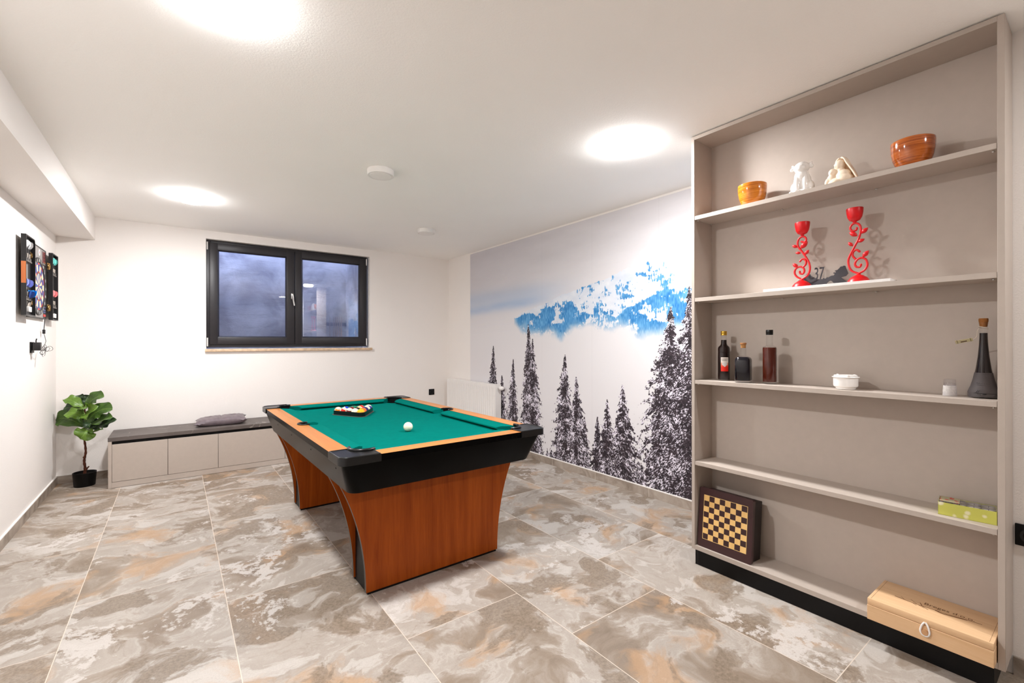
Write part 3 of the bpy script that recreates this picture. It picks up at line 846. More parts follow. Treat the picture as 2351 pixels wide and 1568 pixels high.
def leaf(base, tip, width, sag, face, mt, fold=.25, curl=0.0, wave=.012):
    """obovate leaf; 'face' is the direction its upper side looks"""
    B = PV(*base); T = PV(*tip); F = PV(*face).normalized()
    mid = (B + T) / 2 + PV(*sag); n, k = 18, 10
    m = MB(); uvl = m.bm.loops.layers.uv.new('UVMap'); grid = []
    for i in range(n + 1):
        s = i / n; p = B * (1 - s) ** 2 + mid * 2 * s * (1 - s) + T * s * s
        t = ((mid - B) * 2 * (1 - s) + (T - mid) * 2 * s).normalized()
        side = t.cross(F).normalized(); nor = side.cross(t).normalized()
        w_ = width * .5 * (max(0, math.sin(math.pi * min(1, s * .96 + .02))) ** .62) * (.62 + .55 * s)
        if s > .9: w_ *= max(.06, 1 - ((s - .9) / .1) ** 2 * .75)
        row = []
        for j in range(k + 1):
            q = j / k * 2 - 1
            off = nor * (abs(q) * fold * w_ + wave * math.sin(s * 16 + (1.3 if q > 0 else 0)) * abs(q) ** 2 - curl * q * q * w_)
            row.append((m.bm.verts.new(p + side * q * w_ + off), (q, s)))
        grid.append(row)
    for i in range(n):
        for j in range(k):
            c = (grid[i][j], grid[i][j + 1], grid[i + 1][j + 1], grid[i + 1][j])
            f = m.bm.faces.new([v for v, _ in c]); f.smooth = True
            for lp, (_, u) in zip(f.loops, c): lp[uvl].uv = u
    m.tube([B - (mid - B) * .06, B, B * .97 + mid * .03], [.0045, .004, .003], 8)
    return m.build('leaf', mt, PL, norm=False)
def lf(bu, bv, bc, tu, tv, tc, width, sag, face, mt, fold=.2, curl=0.0):
    k = .000603; a = lambda u: (u - 615) * k; z = lambda v: .823 - (v - 90) * k
    return leaf((a(bu), z(bv), bc), (max(-.262, a(tu)), z(tv), tc), width, sag, face, mt, fold, curl)
lf(600, 575, .00, 175, 468, .02, .175, (-.03, .085, .03), (.05, .42, .9), M_leafM, .12)          # broad leaf on the left
lf(640, 452, .03, 335, 352, .10, .130, (.0, .055, .05), (-.1, .60, .75), M_leafB, .10)
lf(600, 400, -.03, 300, 300, -.05, .095, (0, .045, -.02), (0, .4, .9), M_leafD, .2)
lf(600, 300, .01, 325, 150, .05, .105, (-.01, .045, .03), (.05, .62, .75), M_leafB, .22)
lf(612, 395, .03, 800, 238, .12, .150, (-.04, -.035, .06), (-.30, .55, .8), M_leafB, .35)
lf(560, 330, .03, 640, 250, .15, .105, (-.02, .01, .05), (.1, .6, .8), M_leafB, .3)
lf(606, 250, -.02, 505, 112, -.06, .090, (-.02, .02, -.02), (0, .25, .95), M_leafD, .25)
lf(612, 250, -.02, 690, 112, -.07, .085, (.0, .02, -.02), (0, .25, .95), M_leafD, .25)
lf(640, 285, .00, 905, 112, .01, .125, (-.01, .060, .02), (-.3, .45, .85), M_leafM, .25)
lf(630, 525, .02, 1032, 305, .00, .165, (-.03, .085, .02), (-.28, .50, .8), M_leafM, .10)
lf(640, 575, .03, 1030, 415, .03, .140, (.01, .015, .03), (-.1, .75, .6), M_leafM, .30)
lf(700, 610, .00, 1085, 462, -.03, .100, (.03, -.005, -.01), (-.15, .60, .75), M_leafD, .2)
lf(650, 590, .04, 548, 722, .15, .165, (.035, .030, .06), (.25, .35, .9), M_leafB, .08)
lf(640, 650, .04, 880, 572, .12, .085, (.01, -.025, .03), (0, .9, .35), M_leafM, .3)
lf(605, 560, -.02, 500, 490, -.06, .120, (-.01, .01, -.03), (0, .35, .9), M_leafD, .2)
lf(618, 480, .00, 760, 585, .03, .120, (.02, .02, .03), (.1, .35, .9), M_leafD, .2)

# radiator on the mural wall in the far corner
RD = thing('radiator', 'white panel radiator in the far corner below the mural', 'radiator', (3.06, 5.05, .14))
ry0, ry1, rz1 = -.605, .595, .640
m = MB(); nx = 96; x_f = 0.0
pts = []
# ribbed front panel
rows = []
for i in range(nx + 1):
    y = ry0 + .02 + (ry1 - ry0 - .04) * i / nx
    ph = (i % 4)
    d_ = (0, .007, .007, 0)[ph]
    rows.append((y, d_))
lo, hi = .05, rz1 - .055
V = lambda x, y, z: m.bm.verts.new((x, y, z))
pv = None
for y, d_ in rows:
    c = (V(0, y, 0.0), V(0, y, lo - .012), V(d_, y, lo), V(d_, y, hi), V(0, y, hi + .012), V(0, y, rz1 - .002))
    if pv:
        for a in range(5):
            f = m.bm.faces.new((pv[a], c[a], c[a + 1], pv[a + 1])); f.smooth = True
    pv = c
m.box(-.0005, .004, ry0, ry0 + .021, 0, rz1 - .002); m.box(-.0005, .004, ry1 - .021, ry1, 0, rz1 - .002)
m.build('front_panel', M_white, RD, sharp=rad(30))
for a, b in ((ry0, ry0 + .0015), (ry1 - .0015, ry1)):
    m = MB(); m.box(.0045, .078, a, b, .01, rz1 - .004); m.build('side_cover', M_white, RD)
m = MB(); m.box(.001, .080, ry0, ry1, rz1 - .004, rz1)
for k in range(26):
    y = ry0 + .05 + (ry1 - ry0 - .1) * k / 25; m.box(.018, .066, y - .006, y + .006, rz1 - .0002, rz1 + .0015)
m.build('top_grille', M_white, RD)
m = MB(); m.box(.0785, .084, ry0, ry1, 0, rz1 - .004); m.build('rear_panel', M_white, RD)
m = MB(); m.box(.084, .0975, -.45, -.41, .05, .6); m.box(.084, .0975, .41, .45, .05, .6); m.build('wall_bracket', M_white, RD)
m = MB()
vx, vz = .045, rz1 - .040
m.cyl((vx, ry0 + .0, vz), (vx, ry0 - .022, vz), .010, 16)
vb = m.build('valve', M_chrome, RD)
m = MB(); MM = Matrix.Translation((vx, ry0 - .022, vz)) @ Matrix.Rotation(rad(90), 4, 'X')
m.lathe([(0, 0), (.017, 0), (.019, .004), (.020, .02), (.0245, .026), (.0255, .045), (.023, .060), (.014, .070), (0, .072)], 28, 0, MM)
m.build('thermostat_head', M_white, vb)
m = MB(); m.tube([(vx, ry0 + .03, .001), (vx, ry0 + .03, -.05), (.085, ry0 + .03, -.06), (.0975, ry0 + .03, -.06)], .009, 12); m.build('supply_pipe', M_white, RD)

# wall sockets
def socket(name, label, loc, rz):
    t = thing(name, label, 'wall socket', loc, (0, 0, rz))
    m = MB(); m.box(-.041, .041, -.0105, -.0003, -.041, .041, 0, .002); m.build('cover_plate', M_black, t)
    m = MB(); MM = Matrix.Rotation(rad(90), 4, 'X') @ Matrix.Translation((0, 0, .0106))
    m.lathe([(.029, 0), (.028, .0012), (.0215, .0012), (.0195, -.0005), (.0190, -.007), (0, -.007)], 36, 0, MM); m.build('insert', M_blackgloss, t)
    return t
socket('wall_socket', 'black wall socket under the right end of the window wall', (2.885, D, .592), 0)
sk = socket('wall_socket', 'black wall socket at the right edge of the photo beside the open shelf', (RX, .197, .546), rad(-90))

# ------------------------------------------------------------------ open shelf unit
SX, SB, SY0, SY1 = 2.406, 2.5985, .2435, 1.4825
SH = thing('open_shelf', 'tall greige open shelf unit with five boards reaching the ceiling', 'shelf unit', (SX, (SY0 + SY1) / 2, 0))
yc = (SY0 + SY1) / 2; ya, yb = SY0 - yc, SY1 - yc; dep = SB - SX
TOP = H - .006
for a, b in ((yb - .0185, yb), (ya, ya + .0195)):
    m = MB(); m.box(0, dep, a, b, .0885, TOP, 0, .0008, 1); m.build('side_panel', M_shelf, SH)
ia, ib = ya + .0197, yb - .0187
m = MB(); m.box(.0005, dep, ia, ib, TOP - .019, TOP); m.build('top_panel', M_shelf, SH)
m = MB(); m.box(.0002, dep, ia, ib, .0887, .1120); m.build('bottom_panel', M_shelf, SH)
m = MB(); m.box(dep - .006, dep, ia, ib, .1122, TOP - .0192); m.build('back_panel', M_shelf, SH)
SZ = [2.014, 1.541, 1.067, .598]
for z in SZ:
    m = MB(); m.box(.0015, dep - .0062, ia + .001, ib - .001, z - .0215, z, 0, .0006, 1)
    b = m.build('shelf_board', M_shelf, SH)
    for yy in (ia + .012, ib - .012, ia + .40, ib - .40):
        for xx in ((.02, dep - .03) if abs(yy) > .5 else (dep - .016,)):
            m = MB(); m.ball((xx, yy, z - .0255), (.005, .005, .004), 0, 2); m.build('shelf_pin', M_chrome, b)
m = MB(); m.box(.012, .030, ya + .03, yb - .016, .0005, .0885); m.box(.0305, dep - .004, yb - .030, yb - .016, .0005, .0885); m.box(.0305, dep - .004, ya + .03, ya + .046, .0005, .0885)
m.box(.0115, .012, yb - .0315, yb - .0308, .0005, .0885, 1)
m.build('plinth', [M_black, M_edge], SH)

# ---- upper board: bowls and figurines
def bowl_mat(name, a, b):
    g = N(name); o = g.obj()
    n = g.noise(g.mapping(o, (5, 5, 120)), 1, 5, .65, .4); n2 = g.noise(g.mapping(o, (3, 3, 420)), 1, 3)
    f = g.math('ADD', g.math('MULTIPLY', n.outputs[0], .65), g.math('MULTIPLY', n2.outputs[0], .35))
    g.bsdf(g.ramp(f, [(.36, lin(b)), (.5, lin(a)), (.66, lin(tuple(min(255, v + 38) for v in a)))]), .12, 0, .5, .6); return g.m
def bowl(label, x, y, r, h, mt):
    m = MB(); s = r / .072; k = h / .118
    m.lathe([(0, .0005), (.044 * s, .0005), (.0475 * s, .004), (.056 * s, .022 * k), (.065 * s, .046 * k), (.0705 * s, .078 * k), (.072 * s, .104 * k), (.0712 * s, .116 * k), (.069 * s, .118 * k),
             (.0665 * s, .115 * k), (.067 * s, .095 * k), (.062 * s, .05 * k), (.048 * s, .018 * k), (0, .012 * k)], 64)
    o = m.build('wooden_bowl', mt, None, (x, y, SZ[0])); return tag(o, label, 'bowl', 'lacquered bowls on the upper board')
bowl('light orange lacquered wooden bowl at the left end of the upper shelf board', 2.490, 1.176, .0705, .116, bowl_mat('orange_striped_lacquer', (206, 118, 24), (160, 76, 10)))
bowl('dark amber lacquered wooden bowl at the right end of the upper shelf board', 2.495, .517, .0735, .119, bowl_mat('amber_striped_lacquer', (172, 84, 18), (112, 44, 8)))
def blob(name, parts, mt, parent=None, vox=.0022, loc=(0, 0, 0), rot=(0, 0, 0), it=6):
    m = MB()
    for c, r, *e in parts: m.ball(c, r, 0, 3, Euler(e[0]).to_matrix().to_4x4() if e else None)
    o = m.build(name, mt, parent, loc, rot)
    md = o.modifiers.new('join', 'REMESH'); md.mode = 'VOXEL'; md.voxel_size = vox; md.use_smooth_shade = True
    s = o.modifiers.new('soften', 'SMOOTH'); s.factor = .5; s.iterations = it
    return o
M_china = plain('white_glazed_china', (244, 241, 238), .12, 0, .5, .4, .01)
M_ivory = plain('ivory_plaster', (240, 222, 200), .6, 0, .4, 0, .03, .15, 300, .001)
dog = blob('dog_figurine', [((.006, 0, .062), (.036, .038, .052)), ((-.006, 0, .085), (.030, .033, .036)), ((-.008, 0, .128), (.030, .034, .029)), ((-.030, 0, .121), (.017, .022, .016)), ((-.036, 0, .124), (.012, .015, .010)),
    ((-.004, .033, .137), (.009, .008, .016), (rad(-35), 0, 0)), ((-.004, -.033, .137), (.009, .008, .016), (rad(35), 0, 0)), ((-.004, .042, .128), (.008, .009, .010)), ((-.004, -.040, .129), (.008, .009, .010)),
    ((-.024, .017, .046), (.013, .013, .046)), ((-.024, -.017, .046), (.013, .013, .046)), ((-.034, .018, .008), (.018, .013, .009)), ((-.034, -.018, .008), (.018, .013, .009)),
    ((.008, .034, .032), (.034, .017, .031)), ((.008, -.034, .032), (.034, .017, .031)), ((-.018, .042, .008), (.024, .011, .009)), ((-.018, -.042, .008), (.024, .011, .009)), ((.0, 0, .014), (.034, .036, .013)), ((.040, 0, .03), (.012, .01, .02))],
    M_china, None, .0018, (2.478, .930, SZ[0] + .0005), (0, 0, rad(10)), 4)
tag(dog, 'white glazed sitting dog figurine between the small bowl and the ivory bust', 'figurine')
MD = thing('bust_figurine', 'ivory bust of a veiled mother holding a child on the upper board', 'figurine', (2.480, .766, SZ[0] + .0005), (0, 0, rad(-30)))
blob('figures', [((.004, -.006, .024), (.034, .040, .026)), ((.004, -.004, .045), (.027, .032, .026)), ((-.006, .004, .092), (.021, .020, .026), (rad(14), 0, 0)), ((-.022, .008, .088), (.007, .006, .008)), ((-.018, .008, .097), (.008, .014, .006)), ((-.004, 0, .066), (.015, .015, .02)),
    ((-.022, .026, .066), (.017, .017, .018)), ((-.034, .022, .062), (.006, .005, .006)), ((-.022, .032, .034), (.019, .020, .026)), ((-.036, .040, .026), (.011, .011, .018), (rad(25), 0, 0)), ((-.012, .014, .02), (.026, .034, .018)), ((-.024, .010, .014), (.024, .03, .012))],
    M_ivory, MD, .0018, it=4)
m = MB()    # the veil: an open hood falling over the shoulder
rows = []
for k, (z, rx, ry_, cx, cyv, op) in enumerate(((.128, .004, .004, .0, .006, 40), (.124, .018, .017, .000, .005, 60), (.112, .026, .025, .000, .003, 72), (.095, .029, .028, .001, .000, 74), (.075, .031, .031, .004, -.006, 82), (.050, .033, .036, .006, -.014, 92), (.024, .036, .042, .006, -.020, 98), (.004, .038, .046, .006, -.024, 102))):
    rows.append([m.bm.verts.new((cx + rx * math.cos(a), cyv + ry_ * math.sin(a), z + .002 * math.sin(6 * a))) for a in [rad(-180 + op + (360 - 2 * op) * i / 28) for i in range(29)]])
for A, B in zip(rows, rows[1:]):
    for i in range(28): f = m.bm.faces.new((A[i], B[i], B[i + 1], A[i + 1])); f.smooth = True
vo = m.build('veil', M_ivory, MD, norm=False)
sd = vo.modifiers.new('thickness', 'SOLIDIFY'); sd.thickness = .007; sd.offset = 0
ss_ = vo.modifiers.new('smooth', 'SUBSURF'); ss_.levels = 1; ss_.render_levels = 2

# ---- second board: white tray, red candle holders, metal cut-out
M_tray = plain('white_grained_board', (232, 229, 227), .5, 0, .4, 0, .05)
m = MB(); m.box(2.411, 2.588, .572, 1.085, SZ[1] + .0003, SZ[1] + .0130, 0, .001, 1)
tag(m.build('white_tray', M_tray), 'long white board lying under the red candle holders', 'tray')
CZ = SZ[1] + .0134
def px2(u, v, uc, v0): return ((u - uc) / 3690.0, (v0 - (v + .085 * (u - uc))) / 3299.0)
def candle(label, y, uc, v0, stems, leaves, cup):
    t = thing('candle_holder', label, 'candle holder', (2.492, y, CZ), (0, 0, 0), 'red scroll candle holders')
    P = lambda q, dx=0: Vector((dx, -px2(q[0], q[1], uc, v0)[0], max(.004, px2(q[0], q[1], uc, v0)[1])))
    m = MB(); m.lathe([(0, .0003), (.0415, .0003), (.043, .003), (.040, .012), (.031, .024), (.018, .033), (.009, .037), (.0065, .042), (0, .043)], 48); m.build('base', M_red, t)
    m = MB()
    for k, pth in enumerate(stems):
        pp_ = spline([P(q, .0005 * k) for q in pth], 6); m.tube(pp_, [.0046] * (len(pp_) - 3) + [.0050, .0052, .0042], 12)
        m.ball(pp_[-1], .0046, 0, 2)
    st_ = m.build('scroll_stem', M_red, t)
    for a, b in leaves:
        A, B = P(a), P(b); d_ = B - A; L_ = d_.length
        m = MB(); ang = math.atan2(d_.z, -d_.y)
        pr_ = [(0, -.5), (.10, -.42), (.24, -.2), (.28, 0), (.22, .22), (.10, .42), (0, .52)]
        Mx_ = Matrix.Translation((A + B) / 2) @ d_.to_track_quat('Z', 'X').to_matrix().to_4x4() @ Matrix.Diagonal((L_, L_, L_, 1))
        m.lathe(pr_, 14, 0, Mx_); m.build('leaf', M_red, st_)
    cx, cz = P(cup)[1], P(cup)[2]
    m = MB(); m.lathe([(0, -.002), (.006, -.002), (.008, .004), (.020, .010), (.0275, .024), (.0312, .044), (.0325, .062), (.0318, .064), (.0300, .062), (.0285, .046), (.025, .028), (.016, .018), (0, .016)], 40, 0, Matrix.Translation((0, cx, cz)))
    m.build('candle_cup', M_red, t); return t
candle('red scroll candle holder on the left, its stem curling to the right', .9375, 305, 1335,
  [[(305, 1195), (400, 1130), (438, 1035), (425, 930), (370, 830), (310, 740), (255, 668), (238, 595), (262, 525), (318, 496), (366, 515), (378, 558), (345, 588), (298, 576)],
   [(305, 1195), (222, 1150), (186, 1085), (208, 1018), (270, 988), (330, 1008), (348, 1058), (322, 1104), (280, 1098), (272, 1066)],
   [(322, 1000), (366, 955), (374, 900), (340, 866), (300, 870), (276, 900)]],
  [((238, 668), (145, 630)), ((285, 692), (400, 580)), ((292, 765), (200, 755)), ((350, 798), (425, 720)), ((245, 1000), (155, 932))], (316, 478))
candle('red scroll candle holder on the right, its stem curling to the left', .705, 1230, 1250,
  [[(1228, 1110), (1130, 1062), (1090, 965), (1092, 880), (1130, 790), (1180, 690), (1222, 610), (1252, 520), (1262, 430), (1235, 370), (1180, 350), (1130, 378), (1115, 428), (1148, 464), (1196, 454), (1206, 424)],
   [(1228, 1110), (1310, 1062), (1350, 985), (1332, 905), (1272, 876), (1212, 900), (1180, 960), (1200, 1008), (1248, 1010), (1264, 975)],
   [(1196, 900), (1150, 842), (1154, 782), (1200, 752), (1244, 780)]],
  [((1215, 545), (1102, 478)), ((1265, 515), (1360, 432)), ((1152, 694), (1086, 630)), ((1218, 640), (1315, 595)), ((1286, 868), (1370, 772))], (1178, 338))
M_iron = plain('dark_sheet_steel', (52, 49, 52), .45, .6, .5, 0, .1, .1, 300)
MC = thing('metal_cutout', 'dark metal cut-out with the number 37 leaning behind the candle holders', 'metal cut-out', (2.545, .88, CZ + .0003), (0, rad(6), 0))
q37 = [(-330, 1160), (-300, 900), (-150, 760), (40, 660), (180, 520), (300, 380), (345, 335), (400, 430), (440, 440), (470, 520), (530, 530), (560, 600), (620, 590), (680, 640), (760, 700), (950, 690), (1100, 700), (1110, 640), (1150, 690), (1230, 640), (1240, 600), (1300, 620), (1350, 590), (1450, 540), (1560, 525), (1600, 450), (1530, 430), (1545, 385), (1640, 385), (1655, 345), (1590, 322), (1610, 292), (1720, 262), (1790, 190), (1855, 108), (1940, 100), (2000, 66), (2070, 90), (2085, 160), (2150, 300), (2205, 440), (2110, 560), (1890, 622), (1990, 715), (2180, 870), (2090, 985), (1880, 1000), (1690, 952), (1560, 895), (1480, 800), (1390, 778), (1290, 850), (1215, 950), (1180, 1062), (1000, 1082), (806, 1096), (772, 880), (738, 1100), (500, 1128), (400, 1140), (345, 1080), (290, 1160)]
def px3(u, v): return (-(u - 900) / 11050.0, (1108 - (v + .085 * (u - 900))) / 9895.0)
YZ = Matrix(((0, 0, 1, 0), (1, 0, 0, 0), (0, 1, 0, 0), (0, 0, 0, 1)))     # polygon x -> world y, polygon y -> world z
m = MB(); zmin = min(px3(*q)[1] for q in q37)
m.prism([(px3(*q)[0], px3(*q)[1] - zmin) for q in q37], 0, .003, 0, None, YZ); m.build('silhouette', M_iron, MC)
TXT = Matrix(((0, 0, -1, 0), (-1, 0, 0, 0), (0, 1, 0, 0), (0, 0, 0, 1)))   # text read from the room side
a_ = px3(600, 705)
text_mesh('37', .0880, M_iron, 'number', MC, Matrix.Translation((.0015, a_[0], a_[1] - zmin - .002)) @ TXT, .0014, 'LEFT', 0, .52)
b_ = px3(1010, 700)
text_mesh('.', .06, M_iron, 'number', MC, Matrix.Translation((.0015, b_[0], b_[1] - zmin - .002)) @ TXT, .0014)

# ---- third board: bottles, sugar bowl, glass
def liquid_mat(name, rgb): return plain(name, rgb, .06, 0, .3, 0, .15)
M_cork = plain('cork', (168, 120, 72), .85, 0, .2, 0, .2, .5, 200, .002)
def bottle(label, x, y, glass, liquid, lm, capf, rot=0, grp=True):
    t = thing('bottle', label, 'bottle', (x, y, SZ[2] + .0005), (0, 0, rot), 'bottles on the middle board')
    m = MB(); m.lathe(glass, 48); m.build('bottle_glass', M_glass, t)
    m = MB(); m.lathe(liquid, 48); m.build('liquid', lm, t)
    capf(t); return t
def cap_gold(t):
    m = MB(); m.lathe([(0, .2812), (.0150, .2812), (.0163, .2795), (.0163, .268), (.0155, .2665), (.0163, .265), (.0163, .257), (.0150, .257), (0, .2565)], 40); m.build('cap', plain('gold_foil_cap', (204, 160, 62), .3, .7, .5, 0, .08), t)
bt = bottle('tall dark bottle with gold cap and red label, leftmost on the middle board', 2.512, 1.346,
  [(0, .001), (.030, .001), (.0322, .004), (.0322, .150), (.031, .160), (.0322, .168), (.0322, .182), (.029, .192), (.020, .200), (.0158, .208), (.0150, .225), (.0150, .262), (.0145, .2625)],
  [(0, .006), (.0302, .006), (.0312, .010), (.0312, .181), (.028, .191), (.0192, .199), (.0148, .208), (.0140, .226), (.0140, .231), (0, .231)], liquid_mat('black_cherry_liqueur', (26, 8, 8)), cap_gold)
g = N('red_white_label'); o_ = g.obj(); s_ = g.n('ShaderNodeSeparateXYZ'); g.l(o_, s_.inputs[0]); n_ = g.noise(o_, 260, 3)
gr = g.math('ADD', s_.outputs[2], g.math('MULTIPLY', n_.outputs[0], .004))
col = g.ramp(g.math('MULTIPLY', g.math('SUBTRACT', gr, .05), 10.0), [(.0, lin((206, 20, 8))), (.30, lin((220, 40, 20))), (.50, lin((214, 140, 110))), (.58, lin((226, 216, 208)))])
g.bsdf(col, .5); M_lab = g.m
m = MB(); n = 14; A = []; 
for i in range(n + 1):
    a = rad(216 - 36 + 72 * i / n); A.append((m.bm.verts.new((.0325 * math.cos(a), .0325 * math.sin(a), .053)), m.bm.verts.new((.0325 * math.cos(a), .0325 * math.sin(a), .132))))
for p_, q_ in zip(A, A[1:]): m.bm.faces.new((p_[0], q_[0], q_[1], p_[1])).smooth = True
lb = m.build('label', M_lab, bt)
def bent_text(txt, size, z, ang0, parent, r=.0329):
    o = text_mesh(txt, size, M_ink, 'lettering', parent, Matrix.Identity(4), .0001, 'CENTER')
    for v in o.data.vertices:
        a = rad(216) + v.co.x / r; zz_ = v.co.z; v.co = Vector(((r + zz_) * math.cos(a), (r + zz_) * math.sin(a), z + v.co.y))
    return o
bent_text('DOMACE', .0085, .120, 0, lb); bent_text('VINSKO', .0085, .111, 0, lb)
m = MB()
for u, v, r_ in ((-.008, .098, .0062), (.0, .100, .0062), (.008, .098, .0062), (-.0045, .090, .0062), (.0045, .090, .0062), (0, .0835, .0052), (-.0105, .092, .004), (.0105, .092, .004)):
    a = rad(216) + u / .0327; m.ball((.0327 * math.cos(a), .0327 * math.sin(a), v), (r_, r_, r_), 0, 2, None)
for v_ in m.bm.verts:
    rr_ = math.hypot(v_.co.x, v_.co.y); k_ = (.0328 + (rr_ - .0327) * .03) / rr_; v_.co.x *= k_; v_.co.y *= k_
m.build('emblem', plain('grey_white_print', (206, 200, 198), .5, 0, .4, 0, .18), lb)
def sq(prof, p=5.0):
    """rounded-square version of a lathe profile"""
    def f(m):
        rings = []
        for r, z, k in prof:
            ring = []
            for i in range(48):
                a = 2 * math.pi * i / 48; c, s = math.cos(a), math.sin(a); e = 2 + (p - 2) * k
                q = (abs(c) ** e + abs(s) ** e) ** (-1 / e); ring.append(m.bm.verts.new((r * q * c, r * q * s, z)))
            rings.append(ring)
        for A_, B_ in zip(rings, rings[1:]):
            for i in range(48): m.bm.faces.new((A_[i], A_[(i + 1) % 48], B_[(i + 1) % 48], B_[i])).smooth = True
        m.bm.faces.new(rings[0][::-1]); m.bm.faces.new(rings[-1])
    return f
t = thing('bottle', 'short square bottle of near-black liquid with a wooden-topped cork on the middle board', 'bottle', (2.462, 1.211, SZ[2] + .0005), (0, 0, rad(12)), 'bottles on the middle board')
m = MB(); sq([(.036, .001, 1), (.0385, .005, 1), (.0385, .118, 1), (.037, .128, 1), (.031, .137, .8), (.022, .142, .4), (.0150, .145, 0), (.0140, .150, 0), (.0140, .190, 0)])(m); m.build('bottle_glass', M_glass, t)
m = MB(); sq([(.035, .012, 1), (.0372, .015, 1), (.0372, .117, 1), (.0355, .127, 1), (.0295, .1355, .8), (.0215, .1385, .4)])(m); m.build('liquid', liquid_mat('near_black_liqueur', (12, 10, 20)), t)
m = MB(); m.lathe([(0, .205), (.0148, .205), (.0155, .207), (.0155, .2135), (.0145, .215), (0, .215)], 32); cp = m.build('cork_top', plain('brown_wood_knob', (150, 100, 56), .5), t)
m = MB(); m.lathe([(0, .186), (.0118, .186), (.0128, .2049), (0, .2049)], 32); m.build('cork', M_cork, cp)
def cap_black(t):
    m = MB(); m.lathe([(0, .2815), (.0160, .2815), (.0170, .280), (.0170, .263), (.0160, .2615), (.0170, .260), (.0170, .2565), (.0155, .2555), (0, .2555)], 40); m.build('cap', M_blackgloss, t)
bottle('tall straight bottle of reddish-brown liquor with a black cap on the middle board', 2.486, 1.087,
  [(0, .001), (.031, .001), (.0328, .005), (.0328, .186), (.031, .192), (.026, .196), (.0175, .199), (.0158, .204), (.0152, .225), (.0155, .26), (.0150, .261)],
  [(0, .012), (.0305, .012), (.0316, .015), (.0316, .185), (.0298, .1905), (0, .1906)], liquid_mat('reddish_brown_liquor', (74, 24, 12)), cap_black)
SU = thing('sugar_bowl', 'small white lidded bowl with spouted rim in the centre of the middle board', 'bowl', (2.482, .752, SZ[2] + .0005), (0, 0, rad(40)))
m = MB(); m.lathe([(0, .0003), (.036, .0003), (.0385, .003), (.0385, .008), (.046, .013), (.0475, .018), (.0478, .054), (.0465, .055), (.0455, .053), (.0450, .02), (0, .012)], 56); m.build('pot', M_china, SU)
m = MB(); m.lathe([(.0462, .0545), (.0520, .0545), (.0535, .0565), (.0515, .0585), (.0465, .0592), (.0440, .066), (.0425, .066), (.0405, .060), (.03, .0585), (0, .058)], 56)
for a in (20, 165, 290):
    m.ball((.0445 * math.cos(rad(a)), .0445 * math.sin(rad(a)), .0625), (.008, .008, .006), 0, 2)
m.build('lid', M_china, SU)
GT = thing('drinking_glass', 'small upturned shot glass beside the conical bottle', 'glass', (2.500, .405, SZ[2] + .0005))
m = MB(); m.lathe([(.0215, .0005), (.0220, .002), (.0175, .066), (.0165, .0672), (0, .0672)], 36)
m.lathe([(.0203, .0006), (.0168, .052), (0, .053)], 36); m.build('glass_body', glass_thin('shot_glass', (250, 250, 252), .04, .02), GT)
g = N('frosted_glass'); tr = g.n('ShaderNodeBsdfTransparent'); df = g.n('ShaderNodeBsdfDiffuse'); df.inputs[0].default_value = lin((226, 222, 218)); mx = g.n('ShaderNodeMixShader')
nz = g.noise(g.obj(), 120, 3); g.l(g.math('ADD', .42, g.math('MULTIPLY', nz.outputs[0], .35)), mx.inputs[0]); g.l(tr.outputs[0], mx.inputs[1]); g.l(df.outputs[0], mx.inputs[2]); g.l(mx.outputs[0], g.out.inputs[0])
m = MB(); m.lathe([(.0218, .0012), (.0196, .042)], 36); m.build('frosted_band', g.m, GT, norm=False)
# conical bottle
CB = thing('bottle', 'tall conical bottle of dark liquor with cork and hanging tag at the right end', 'bottle', (2.520, .3125, SZ[2] + .0005), (0, 0, 0), 'bottles on the middle board')
m = MB(); m.lathe([(0, .001), (.0430, .001), (.0455, .005), (.0438, .022), (.040, .034), (.036, .044), (.029, .075), (.0225, .115), (.0170, .160), (.0135, .205), (.0122, .235), (.0120, .262), (.0120, .285), (.0132, .287), (.0132, .292), (.0118, .293)], 48); m.build('bottle_glass', M_glass, CB)
m = MB(); m.lathe([(0, .006), (.0415, .006), (.0438, .009), (.0422, .022), (.0385, .033), (.0347, .044), (.0278, .075), (.0214, .115), (.0160, .160), (.0126, .205), (.0113, .235), (.0112, .252), (0, .252)], 48); m.build('liquid', liquid_mat('dark_walnut_liquor', (24, 12, 12)), CB)
m = MB(); m.lathe([(.0446, .0048), (.0443, .012), (.0443, .0225), (.0405, .0345), (.0366, .0445), (.0296, .075), (.0255, .098)], 48)
fb = m.build('frosted_band', plain('smoky_frosted_glass', (74, 68, 68), .6, 0, .3, 0, .08), CB, norm=False)
m = MB()
def on_cone(a, z, r): return Vector((r * math.cos(rad(a)), r * math.sin(rad(a)), z))
m.tube([on_cone(150 + 5 * i, .0205 - .0006 * i * .2, .0447) for i in range(18)], .0006, 6)
for a0, z0, a1, z1 in ((158, .0205, 166, .031), (165, .020, 172, .031), (168, .020, 178, .011), (162, .020, 170, .013)): m.tube([on_cone(a0, z0, .0447), on_cone(a1, z1, .0432 if z1 > .022 else .0447)], .0005, 6)
m.ball(on_cone(190, .0175, .0447), (.004, .006, .0025), 0, 2, Matrix.Rotation(rad(10), 4, 'Z'))
for k in range(16):
    a = 152 + 5.2 * k; z_ = .058 - .0004 * k; m.tube([on_cone(a, z_, .0335), on_cone(a + 2.4, z_ + (.002 if k % 2 else -.001), .0335)], .0007, 5)
    if k < 9: m.tube([on_cone(a + 5, z_ - .007, .0352), on_cone(a + 7.4, z_ - .006, .0352)], .0006, 5)
m.build('print', M_ink, fb)
m = MB(); m.lathe([(0, .276), (.0105, .276), (.0125, .2935), (.0135, .296), (.0138, .306), (.0125, .309), (0, .309)], 32); m.build('cork', plain('brown_cork', (142, 92, 48), .85, 0, .2, 0, .25, .5, 200, .002), CB)
